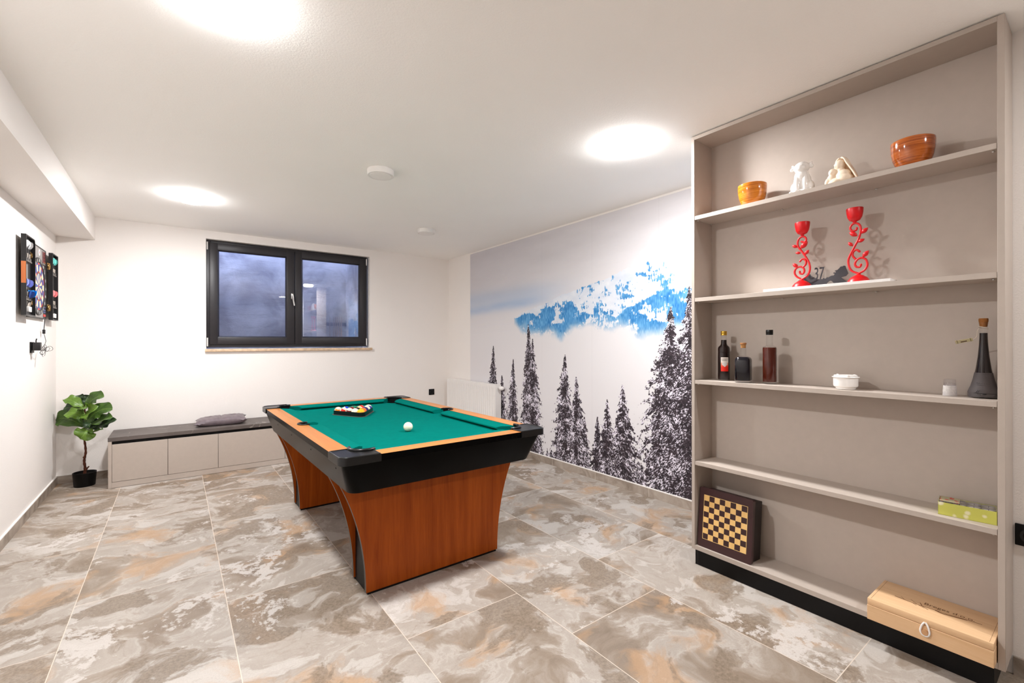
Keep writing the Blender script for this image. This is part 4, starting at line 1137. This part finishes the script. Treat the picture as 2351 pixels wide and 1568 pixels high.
m = MB(); m.tube([(.0126 * math.cos(rad(a)), .0126 * math.sin(rad(a)), .272 + .005 * math.sin(rad(a - 40))) for a in range(0, 360, 15)], .0009, 6, 0, True, True)
m.tube(spline([(-.006, .0112, .270), (-.012, .015, .262), (-.012, .016, .250), (-.012, .017, .240), (-.014, .022, .231), (-.016, .027, .228)], 5), .0010, 6); m.build('string', plain('pale_string', (214, 202, 186), .9), CB)
g = N('printed_tag'); o_ = g.obj(); sp_ = g.n('ShaderNodeSeparateXYZ'); g.l(o_, sp_.inputs[0]); n_ = g.noise(o_, 180, 3)
f1 = g.math('LESS_THAN', g.math('ABSOLUTE', g.math('SUBTRACT', sp_.outputs[0], .006)), .0008); f2 = g.math('LESS_THAN', g.math('ABSOLUTE', g.math('SUBTRACT', sp_.outputs[0], .044)), .0008)
f3 = g.math('MULTIPLY', g.math('LESS_THAN', g.math('ABSOLUTE', g.math('SUBTRACT', sp_.outputs[0], .026)), .009), g.math('LESS_THAN', g.math('ABSOLUTE', g.math('ADD', sp_.outputs[1], .004)), .0035))
cc_ = g.ramp(n_.outputs[0], [(.3, lin((206, 200, 160))), (.7, lin((218, 210, 172)))])
cc_ = g.mix(g.math('MAXIMUM', f1, f2), cc_, lin((104, 92, 44))); cc_ = g.mix(f3, cc_, lin((70, 30, 16))); g.bsdf(cc_, .7)
m = MB(); m.box(0, .050, -.013, .013, -.0004, .0004); tg = m.build('tag', g.m, CB)
tg.location = (-.017, .0275, .2275); tg.rotation_euler = Euler((rad(28), rad(14), rad(98)))

# ---- fourth board: box of tea lights
M_green = N('lime_dotted_card'); g = M_green; o_ = g.obj(); vo_ = g.n('ShaderNodeTexVoronoi'); vo_.inputs['Scale'].default_value = 34; g.l(o_, vo_.inputs['Vector'])
n_ = g.noise(o_, 40, 3); ff = g.ramp(g.math('ADD', vo_.outputs['Distance'], g.math('MULTIPLY', n_.outputs[0], .35)), [(.34, (1, 1, 1, 1)), (.52, (0, 0, 0, 1))])
g.bsdf(g.mix(g.math('MULTIPLY', ff, .85), lin((196, 196, 92)), lin((232, 226, 196))), .55); M_green = g.m
TL = thing('tealight_box', 'lime green dotted open box of tea lights on the lower right board', 'box', (2.4945, .3555, SZ[3] + .0005), (0, 0, rad(7)))
bw, bl, bh = .046, .0805, .050
m = MB(); m.box(-bw, bw, -bl, bl, 0, .001)
for q in ((-bw, -bw + .0012, -bl, bl), (bw - .0012, bw, -bl, bl), (-bw, bw, -bl, -bl + .0012), (-bw, bw, bl - .0012, bl)): m.box(q[0], q[1], q[2], q[3], .0005, bh)
m.build('card_tray', M_green, TL)
m = MB(); m.box(-bw - .0006, bw + .0006, -bl - .0006, bl + .0006, bh + .0022, bh + .0026); m.build('film', glass_thin('clear_film', (250, 250, 250), .02, .10), TL)
g = N('paper_sticker'); o_ = g.obj(); n_ = g.noise(o_, 55, 3); n2 = g.noise(o_, 30, 2)
cc_ = g.mix(g.ramp(n_.outputs[0], [(.55, (0, 0, 0, 1)), (.6, (1, 1, 1, 1))]), lin((176, 170, 136)), lin((196, 40, 44))); g.bsdf(cc_, .6)
m = MB(); m.box(-.034, .040, .020, .077, bh + .0028, bh + .0031); m.build('sticker', g.m, TL)
M_tin = plain('tealight_tin', (196, 194, 192), .35, .8); M_wax = plain('white_wax', (236, 232, 228), .5)
TLM = Matrix.Translation((2.4945, .3555, SZ[3] + .0005)) @ Matrix.Rotation(rad(7), 4, 'Z')
ORD = ['first', 'second', 'third', 'fourth']
proto = None
for r_ in range(2):
    for k in range(4):
        p = TLM @ Vector((-.0215 + .043 * r_, .0592 - .0393 * k, .030))
        lab = 'tea light in the %s row of the green box, %s from its left end' % (('front', 'back')[r_], ORD[k])
        if proto is None:
            proto = thing('tealight', lab, 'tea light', p, (0, 0, 0), 'tea lights in the green box')
            m = MB(); m.lathe([(0, -.0288), (.0188, -.0288), (.0192, -.012), (.0194, .018), (.0188, .0185), (.0186, .014)], 30); m.build('tin_cup', M_tin, proto)
            m = MB(); m.lathe([(.0185, .0125), (.012, .0138), (.002, .0142), (0, .0142)], 30); m.build('wax', M_wax, proto)
            m = MB(); m.cyl((0, 0, .0138), (.001, 0, .0195), .0008, 8); m.build('wick', M_ink, proto)
        else:
            c = proto.copy(); COL.objects.link(c); c.location = p; c['label'] = lab
            for ch in list(proto.children): d_ = ch.copy(); COL.objects.link(d_); d_.parent = c

# ---- bottom board: chess box and wooden gift box
M_cdark = plain('dark_brown_lacquer', (56, 30, 32), .35, 0, .5, .1, .06)
M_cdark2 = plain('dark_square', (52, 28, 30), .35, 0, .5, .1, .06)
M_clight = wood('maple_square', (230, 190, 124), (214, 168, 98), 'z', 30, .35)
M_clite2 = plain('maple_line', (232, 196, 126), .4)
CH = thing('chess_box', 'dark brown chess box with inlaid board leaning at the left of the bottom shelf', 'chess set', (2.4195, 1.3035, .1125), (0, rad(5.2), 0))
cw, chh = .1515, .335
def rpoly(w, z0, z1, r):
    return arc(w - r, z1 - r, r, 0, 90, 6) + arc(-w + r, z1 - r, r, 90, 180, 6) + arc(-w + r, z0 + r, r, 180, 270, 6) + arc(w - r, z0 + r, r, 270, 360, 6)
m = MB(); m.prism(rpoly(cw, .0, chh, .010), 0, .022, 0, None, YZ)
lid_ = m.build('lid_board', M_cdark, CH)
m = MB(); m.prism(rpoly(cw - .006, .006, chh - .018, .004), .0225, .112, 0, None, YZ); m.build('box_body', plain('black_brown_box', (30, 18, 18), .45), CH)
m = MB(); s8 = .2440 / 8; z_b = (chh - .2440) / 2 + .004
for i in range(8):
    for j in range(8):
        y1 = .122 - i * s8; zt = z_b + .244 - j * s8
        m.quad([(-.0005, y1, zt), (-.0005, y1 - s8, zt), (-.0005, y1 - s8, zt - s8), (-.0005, y1, zt - s8)], 0 if (i + j) % 2 == 0 else 1)
e = .0022
for a, b, c_, d_ in ((-.122 - e, .122 + e, z_b - e, z_b), (-.122 - e, .122 + e, z_b + .244, z_b + .244 + e), (-.122 - e, -.122, z_b, z_b + .244), (.122, .122 + e, z_b, z_b + .244)):
    m.quad([(-.0005, b, d_), (-.0005, a, d_), (-.0005, a, c_), (-.0005, b, c_)], 2)
m.build('chessboard', [M_clight, M_cdark2, M_clite2], lid_)
M_pine = wood('pale_pine', (226, 190, 150), (212, 172, 130), 'y', 26, .5, .4, 0, .8)
M_burn = plain('burnt_print', (104, 64, 30), .7)
GB = thing('wooden_gift_box', 'pale wooden gift box with rope-loop clasp at the right of the bottom shelf', 'box', (2.350, .4515, .1125))
gl_, gd = .1855, .2385
m = MB(); m.box(0, gd, -gl_, gl_, 0, .0605, 0, .0012, 1); m.build('box_base', M_pine, GB)
m = MB(); m.box(.001, gd, -gl_ + .0005, gl_ - .0005, .0613, .0885, 0, .0025, 2); gl2 = m.build('lid', M_pine, GB)
m = MB()
for y_ in (-gl_ + .012, gl_ - .012): m.box(.006, gd - .004, y_ - .0004, y_ + .0004, .0884, .0887)
m.build('groove', M_burn, gl2)
TOPM = lambda x, y: Matrix.Translation((x, y, .0886)) @ Matrix(((0, 1, 0, 0), (-1, 0, 0, 0), (0, 0, 1, 0), (0, 0, 0, 1)))
text_mesh('Breges d.o.o.', .0285, M_burn, 'lettering', gl2, TOPM(.128, .030), .0002)
m = MB()
def burn(pts, w0=.0008): 
    P_ = spline([(x, y, .0888) for x, y in pts], 5); m.tube(P_, [w0 * (1 - .5 * i / len(P_)) for i in range(len(P_))], 6)
burn([(.110, .118), (.105, .08), (.104, .04), (.108, 0), (.112, -.05), (.122, -.11), (.126, -.14)], .0012)
burn([(.105, .085), (.125, .10)]); burn([(.104, .06), (.092, .045)]); burn([(.104, .045), (.130, .07)]); burn([(.103, .04), (.090, .02)]); burn([(.105, .03), (.128, .04)], .0016); burn([(.104, .03), (.088, .008)], .0012)
burn([(.108, -.01), (.100, -.03), (.106, -.06), (.118, -.10)], .0024)
m.build('twig_drawing', M_burn, gl2)
m = MB(); m.cyl((.0002, 0, .037), (-.009, 0, .037), .0098, 24); m.build('clasp_button', plain('beech_button', (196, 150, 108), .5), GB)
m = MB(); m.tube(spline([(-.002, .0015, .075), (-.004, .008, .065), (-.005, .0125, .050), (-.005, .0135, .038), (-.005, .009, .027), (-.005, 0, .0235), (-.005, -.009, .027), (-.005, -.0135, .038), (-.005, -.0125, .050), (-.004, -.008, .065), (-.002, -.0015, .075)], 5), .0032, 10); m.build('rope_loop', plain('white_rope', (238, 234, 230), .85, 0, .2, 0, .05, .4, 400, .001), gl2)

# ------------------------------------------------------------------ dartboard cabinet on the left wall
DY, DZ, DK = 5.014, 1.7612, 1.0737
DX = L + .0182 - .0765 * DK
DC = thing('dartboard_cabinet', 'black electronic dartboard cabinet with both doors open on the left wall', 'dartboard', (DX, DY, DZ))
DC.scale = (DK, DK, DK)
FX = .0765                                   # face of the board, measured from the wall
hy, hz = .240, .2615
M_silver = plain('silver_grey_plastic', (150, 145, 143), .4, .15, .5, 0, .03)
M_dblk = plain('black_wood_case', (26, 24, 26), .42, 0, .5, 0, .1)
m = MB(); t_ = .008
m.box(.0602, .0655, -hy, hy, -hz, hz)
m.box(.0003, .048, -.03, .03, .06, .20); m.box(.0003, .048, -.03, .03, -.20, -.10)
for a in ((-hy, -hy + t_, -hz, hz), (hy - t_, hy, -hz, hz), (-hy + t_, hy - t_, -hz, -hz + t_), (-hy + t_, hy - t_, hz - t_, hz)): m.box(.0655, FX + .002, a[0], a[1], a[2], a[3])
m.build('case', M_dblk, DC)
m = MB(); m.box(.066, FX, -hy + t_, hy - t_, -hz + t_, hz - t_); fp = m.build('face_plate', M_silver, DC)
m = MB(); m.box(FX, FX + .0008, .150, hy - t_, -hz + t_, .150); m.build('side_strip', M_dblk, fp)
M_cream = plain('cream_segment', (226, 208, 170), .6); M_blue = plain('blue_segment', (42, 66, 140), .5); M_dred = plain('red_segment', (206, 52, 34), .5)
bz = 1.697 - 1.7285
m = MB()
def V3(r, a, x=FX + .004): return (x, r * math.sin(a), bz + r * math.cos(a))
for k in range(20):
    for r0, r1, mi in ((.017, .094, 1 + k % 2), (.096, .107, 0 if k % 2 else 3), (.109, .157, 2 - k % 2), (.159, .170, 3 if k % 2 == 0 else 2)):
        a0, a1 = rad(18 * k - 9 + .6), rad(18 * k + 9 - .6)
        for s_ in range(2):
            b0, b1 = a0 + (a1 - a0) * s_ / 2, a0 + (a1 - a0) * (s_ + 1) / 2
            m.quad([V3(r0, b0), V3(r1, b0), V3(r1, b1), V3(r0, b1)], mi)
RX90 = Matrix.Translation((0, 0, bz)) @ Matrix(((0, 0, 1, 0), (0, 1, 0, 0), (-1, 0, 0, 0), (0, 0, 0, 1)))
m.lathe([(.0155, FX + .004), (.008, FX + .0042), (.0078, FX + .0046), (0, FX + .0046)], 24, 0, RX90, mis=[2, 3, 3])
m.lathe([(.208, FX), (.208, FX + .006), (.204, FX + .008), (.178, FX + .008), (.174, FX + .0035), (0, FX + .0034)], 64, 0, RX90)
db = m.build('dart_target', [M_dblk, M_cream, M_blue, M_dred], DC, norm=False)
for k, nmb in enumerate((20, 1, 18, 4, 13, 6, 10, 15, 2, 17, 3, 19, 7, 16, 8, 11, 14, 9, 12, 5)):
    a = rad(18 * k)
    MM = Matrix.Translation((FX + .0083, .191 * math.sin(a), bz + .191 * math.cos(a) - .010)) @ Matrix(((0, 0, 1, 0), (1, 0, 0, 0), (0, 1, 0, 0), (0, 0, 0, 1)))
    text_mesh(str(nmb), .028, M_whitep, 'number', db, MM, .0002, 'CENTER')
m = MB(); lm_ = Matrix.Translation((0, .041, .221)) @ Matrix(((0, 0, 1, 0), (0, 1, 0, 0), (-1, 0, 0, 0), (0, 0, 0, 1)))
m.lathe([(.0245, FX + .0002), (.0245, FX + .0008), (0, FX + .0008)], 32, 0, lm_)
m.lathe([(.0105, FX + .001), (.0095, FX + .0012), (0, FX + .0012)], 6, 1, lm_)
m.build('round_logo', [M_whitep, plain('logo_red', (206, 120, 118), .5)], fp, norm=False)
m = MB(); m.box(FX, FX + .002, .137, hy - t_ - .006, .158, .247); ld = m.build('display', plain('dark_red_display', (84, 24, 26), .2, 0, .5, .3), fp)
m = MB()
for k in range(4):
    z_ = .164 + .0205 * k
    m.box(FX + .002, FX + .0025, .142, .196, z_, z_ + .0025); m.box(FX + .002, FX + .0025, .142, .146, z_, z_ + .015); m.box(FX + .002, FX + .0025, .168, .172, z_, z_ + .015); m.box(FX + .002, FX + .0025, .192, .196, z_, z_ + .015)
m.build('display_digits', plain('dim_red_segments', (150, 40, 34), .4), ld)
m = MB(); m.box(FX + .0008, FX + .003, .152, .222, -.243, -.226)
m.build('power_button', plain('red_button', (206, 46, 36), .4), fp)
for k, z_ in enumerate((-.212, -.196, -.176)):
    m = MB(); m.box(FX + .0008, FX + .0025, .156, .220, z_, z_ + .006); m.build('control_button', plain('blue_button', (70, 96, 170), .4), fp)
for z_ in (-.06, -.01, .04, .09):
    m = MB(); m.box(FX + .0008, FX + .002, .196, .208, z_, z_ + .022); m.build('side_button', M_silver, fp)
# doors
def door(y0, y1, hinge_left):
    xb, xr = .0825, .1065; w_ = .007; z0, z1 = -hz, hz
    c_ = .028
    if hinge_left: out_ = [(y0, z0), (y1, z0), (y1, z1 - c_), (y1 - c_ * .6, z1), (y0, z1)]
    else: out_ = [(y0, z0), (y1, z0), (y1, z1), (y0, z1)]
    n_ = len(out_); cx = sum(p[0] for p in out_) / n_; cz = sum(p[1] for p in out_) / n_
    inn = []
    for k in range(n_):
        p0, p1, p2 = Vector(out_[k - 1]), Vector(out_[k]), Vector(out_[(k + 1) % n_])
        d0 = (p1 - p0).normalized(); d1 = (p2 - p1).normalized(); n0 = Vector((-d0.y, d0.x)); n1 = Vector((-d1.y, d1.x)); b_ = (n0 + n1).normalized()
        inn.append(p1 + b_ * (w_ / max(.3, b_.dot(n0))))
    m = MB(); m.prism(out_, xb, xb + .004, 0, None, YZ)
    A = [m.bm.verts.new((xb + .004, *p)) for p in out_]; B = [m.bm.verts.new((xr, *p)) for p in out_]; C_ = [m.bm.verts.new((xr, *p)) for p in inn]; E_ = [m.bm.verts.new((xb + .004, *p)) for p in inn]
    for k in range(n_):
        j = (k + 1) % n_
        for P_, Q_ in ((A, B), (B, C_), (C_, E_)): m.bm.faces.new((P_[k], P_[j], Q_[j], Q_[k]))
    o = m.build('cabinet_door', M_dblk, DC); return o
dn = door(-.480, -.2425, True)
df = door(.3000, .4985, False)
m = MB(); m.box(.0835, .1050, -.4815, -.4803, -.055, .085); m.build('orange_strip', wood('orange_wood_strip', (208, 122, 66), (186, 98, 46), 'z', 30), dn)
m = MB(); m.box(.0870, .0874, -.470, -.395, .040, .088); m.build('gold_plate', plain('gold_plate', (176, 146, 66), .4, .6), dn)
m = MB(); m.box(.0866, .0869, -.472, -.345, -.085, .094); m.build('grey_panel', M_silver, dn)
def holder(dr, ys, z0):
    m = MB(); m.box(.0866, .1035, ys[0] - .020, ys[-1] + .020, z0, z0 + .010, 0, .001, 1)
    for y_ in ys: m.cyl((.0950, y_, z0 + .006), (.0950, y_, z0 + .028), .0085, 14)
    m.build('dart_holder', M_edge, dr)
ysn = (-.440, -.388, -.336); ysf = (.345, .390, .435)
holder(dn, ysn, .090); holder(dn, ysn[:3], -.163); holder(df, ysf, .089); holder(df, ysf, -.166)
for yy_, z_ in ((-.370, -.236), (.400, -.242)):
    dr = dn if yy_ < 0 else df
    m = MB(); m.box(.0866, .1055, yy_ - .034, yy_ + .034, z_, z_ + .034, 0, .002); m.build('accessory_cup', M_whitep, dr)
def hinge(y_, z_, s):
    m = MB(); x_ = FX + .004
    m.cyl((x_ + .010, y_, z_ - .024), (x_ + .010, y_, z_ + .024), .0060, 14)
    for q in (-1, 1):
        m.box(x_ + .0015, x_ + .0075, min(y_, y_ + q * .026), max(y_, y_ + q * .026), z_ - .026, z_ + .026, 0, .002)
        m.tube([(x_ + .011, y_ + q * .026 + .011 * math.cos(rad(30 * k)), z_ + .013 * math.sin(rad(30 * k))) for k in range(12)], .0045, 8, 0, True, True)
    m.build('hinge', M_brass, DC)
for z_ in (.150, -.170): hinge(.2720, z_, 1); hinge(-.2412, z_, -1)
# darts: thing > flight, shaft, barrel, tip
M_shaft = plain('black_shaft', (20, 19, 20), .4); M_barrel = plain('nickel_barrel', (206, 194, 182), .3, .7)
dart_proto = {}
def dart(color, y_, z_, label, rz, group='darts in the cabinet doors', x_=.0950):
    p = Vector((DX + x_ * DK, DY + y_ * DK, DZ + z_ * DK))
    if color not in dart_proto:
        rgb = {'white': (222, 220, 222), 'lilac': (128, 140, 216), 'teal': (112, 206, 198), 'pink': (232, 130, 132), 'blue': (20, 140, 224), 'navy': (44, 66, 130)}[color]
        t = thing('dart', label, 'dart', p, (0, 0, rz), group); t.scale = (DK, DK, DK)
        m = MB()
        for k in range(4):
            a = rad(90 * k); d_ = Vector((math.cos(a), math.sin(a), 0)); q = Vector((-math.sin(a), math.cos(a), 0)) * .0004
            prof = [(.0012, .060), (.010, .064), (.0185, .078), (.0190, .098), (.013, .108), (.0012, .110)]
            A = [m.bm.verts.new(d_ * r + q + Vector((0, 0, z))) for r, z in prof]; B = [m.bm.verts.new(d_ * r - q + Vector((0, 0, z))) for r, z in prof]
            m.bm.faces.new(A); m.bm.faces.new(B[::-1])
            for i in range(len(prof)): m.bm.faces.new((A[i], A[(i + 1) % len(prof)], B[(i + 1) % len(prof)], B[i]))
        m.build('flight', plain(color + '_flight', rgb, .5, 0, .4, 0, .10), t)
        m = MB(); m.lathe([(0, .029), (.0022, .029), (.0018, .050), (.0016, .0995), (0, .0995)], 12); m.build('shaft', M_shaft, t)
        m = MB(); m.lathe([(0, -.002), (.0034, -.001), (.0040, .004), (.0037, .010), (.0041, .014), (.0037, .018), (.0041, .022), (.0036, .028), (0, .0289)], 16); m.build('barrel', M_barrel, t)
        m = MB(); m.lathe([(0, -.024), (.0010, -.020), (.0013, -.0021), (0, -.0020)], 10); m.build('tip', M_shaft, t)
        dart_proto[color] = t; return t
    s = dart_proto[color]; c = s.copy(); COL.objects.link(c); c.location = p; c.rotation_euler = (0, 0, rz); c['label'] = label
    for ch in list(s.children): d_ = ch.copy(); COL.objects.link(d_); d_.parent = c
    return c
WHERE = ('left', 'middle', 'right')
for k in range(3):
    dart('white', ysn[k], .121, '%s dart of the three white-flighted darts in the near cabinet door' % WHERE[k], .3 + .5 * k)
    dart('lilac', ysn[k], -.132, '%s dart of the three lilac-flighted darts in the near cabinet door' % WHERE[k], .7 + .4 * k)
    dart('teal', ysf[k], .120, '%s dart of the three teal-flighted darts in the far cabinet door' % WHERE[k], .2 + .5 * k)
    dart('pink', ysf[k], -.135, '%s dart of the three pink-flighted darts in the far cabinet door' % WHERE[k], .5 + .5 * k)
for k in range(3):
    fl_ = (( -.396, -.2), (-.368, .35), (-.345, .9))[k]
    col_ = ('navy', 'blue', 'blue')[k]
    t = dart(col_, fl_[0], -.282 + .006 * k, '%s-flighted spare dart standing in the white cup of the near door, %s of three' % (('navy', 'bright blue', 'bright blue')[k], WHERE[k]), fl_[1], 'spare darts in the cup', .0925)
    t.location.z = DZ - .2055 * DK + .004 * k; t.rotation_euler = (rad(-12 + 12 * k), rad(6), fl_[1])
    t.location.x = DX + .096 * DK
# power supply: plug block, inline switch, hanging cord and coil
PS = thing('power_adapter', 'black plug adapter with a coiled cord hanging below the dartboard', 'power adapter', (L, 4.895, 1.252))
m = MB(); m.box(.012, .056, -.030, .016, -.022, .040, 0, .004); m.build('plug_block', M_dblk, PS)
m = MB(); m.tube([(.030, -.012, .040), (.030, -.013, .052), (.034, -.016, .068)], .0035, 10); m.build('cord_grommet', M_dblk, PS)
m = MB()
def Q(y_, z_, x_=.03): return (x_, y_ - 4.895, z_ - 1.252)
m.tube(spline([Q(5.190, 1.4800, .026), Q(5.192, 1.445, .024), Q(5.194, 1.415, .022), Q(5.196, 1.395, .020)], 6), .0026, 8)
m.tube(spline([Q(5.197, 1.363, .020), Q(5.175, 1.33, .030), Q(5.14, 1.30, .040), Q(5.06, 1.265, .045), Q(5.01, 1.235, .055)], 6), .0017, 8)
random.seed(5)
for k in range(7):
    a = rad(random.uniform(-40, 150)); c_ = Vector((.056 + .006 * random.random(), 5.005 - 4.895, 1.232 - 1.252)); rr_ = random.uniform(.034, .058)
    u_ = Vector((.75 * math.cos(a), -.45 * math.cos(a) + .15 * random.random(), -math.sin(a) * .75)); v_ = Vector((.45 * math.sin(a), -.3 * math.sin(a), math.cos(a)))
    s_ = 1 if k % 3 else -.8; fl_ = random.uniform(.28, .5)
    m.tube([c_ + u_ * s_ * rr_ * (1 + math.cos(rad(15 * i))) * .62 + v_ * rr_ * fl_ * math.sin(rad(15 * i)) + Vector((0, 0, .004 * math.sin(rad(30 * i + 60 * k)))) for i in range(24)], .0013, 6, 0, True, True)
m.tube(spline([Q(4.905, 1.236, .040), Q(4.95, 1.228, .046), Q(5.005, 1.232, .058)], 5), .0016, 8)
m.build('cord', M_dblk, PS)
m = MB(); m.box(.012, .028, .291, .311, .110, .144, 0, .003); m.build('inline_switch', M_dblk, PS)
m = MB(); m.box(.052, .056, .090, .095, -.085, -.050); m.box(.052, .056, .096, .110, -.076, -.071); m.build('cable_tie', M_whitep, PS)
socket('wall_socket', 'black wall socket below the dartboard holding the plug adapter', (L, 4.900, 1.2535), rad(90))
# cue rack in the recess behind the shelf: seen only as a reflection in the window pane
CR = thing('cue_rack', 'wall rack for pool cues on the narrow wall behind the shelf, mirrored in the window', 'cue rack', (2.90, JOG, 0))
m = MB(); m.box(-.23, .20, .0005, .055, 1.66, 1.685, 0, .003); m.box(-.23, .20, .0005, .012, 1.685, 1.74, 0, .003)
m.build('top_bar', M_edge, CR)
m = MB(); m.box(-.23, .20, .0145, .060, .40, .425, 0, .003); m.box(-.23, .20, .0145, .020, .425, .47); m.build('bottom_tray', M_edge, CR)
M_cue = wood('maple_cue', (222, 186, 140), (204, 160, 110), 'z', 40, .25)
cue0 = None
for k, dx in enumerate((-.17, -.09, -.05, -.01, .04, .08)):
    lab = 'pool cue mirrored in the right window pane, %s in the rack' % ('first', 'second', 'third', 'fourth', 'fifth', 'sixth')[k]
    p = (2.90 + dx, JOG + .072, .4255)
    if cue0 is None:
        cue0 = thing('pool_cue', lab, 'pool cue', p, (0, 0, 0), 'pool cues in the rack')
        m = MB(); m.lathe([(0, .45), (.0135, .45), (.0065, 1.42), (.0062, 1.44), (0, 1.44)], 16); m.build('shaft', M_cue, cue0)
        m = MB(); m.lathe([(0, 0), (.0148, 0), (.0150, .02), (.0136, .4499), (0, .4499)], 16); m.build('butt', M_dblk, cue0)
    else:
        c = cue0.copy(); COL.objects.link(c); c.location = p; c['label'] = lab
        for ch in list(cue0.children): d_ = ch.copy(); COL.objects.link(d_); d_.parent = c


# ------------------------------------------------------------------ daylight left over outside, camera, colour management
w = bpy.data.worlds.new('dusk_sky'); SC.world = w; w.use_nodes = True
nt = w.node_tree; nt.nodes.clear()
wo = nt.nodes.new('ShaderNodeOutputWorld'); bg = nt.nodes.new('ShaderNodeBackground')
bg.inputs[0].default_value = (.60, .68, .95, 1); bg.inputs[1].default_value = WORLD = 6.0
nt.links.new(bg.outputs[0], wo.inputs[0])

cam = bpy.data.cameras.new('camera'); co = bpy.data.objects.new('camera', cam); COL.objects.link(co)
f_px, yaw, pitch, roll, cy = 1035.6406, .6398536, -.00012546, -.00146583, 786.5788
cam.sensor_fit = 'HORIZONTAL'; cam.sensor_width = 36.0
cam.lens = f_px / 2351.0 * 36.0
cam.shift_x = 0.0; cam.shift_y = (cy - 784.0) / 2351.0
cam.clip_start = .02; cam.clip_end = 60
fw = Vector((math.sin(yaw) * math.cos(pitch), math.cos(yaw) * math.cos(pitch), math.sin(pitch)))
rt = Vector((math.cos(yaw), -math.sin(yaw), 0)); up = rt.cross(fw)
r2 = rt * math.cos(roll) + up * math.sin(roll); u2 = -rt * math.sin(roll) + up * math.cos(roll)
Mx = Matrix((r2, u2, -fw)).transposed().to_4x4(); Mx.translation = Vector((0, 0, 1.285))
co.matrix_world = Mx
SC.camera = co
SC.view_settings.view_transform = 'Standard'; SC.view_settings.look = 'None'
SC.view_settings.gamma = 1.0; SC.view_settings.use_curve_mapping = False
SC.view_settings.exposure = EXPOSURE = 0.62
SC.cycles.max_bounces = 14; SC.cycles.diffuse_bounces = 9; SC.cycles.glossy_bounces = 6
SC.cycles.transparent_max_bounces = 24; SC.cycles.transmission_bounces = 10
SC.cycles.sample_clamp_indirect = 8.0
SC.cycles.use_denoising = True
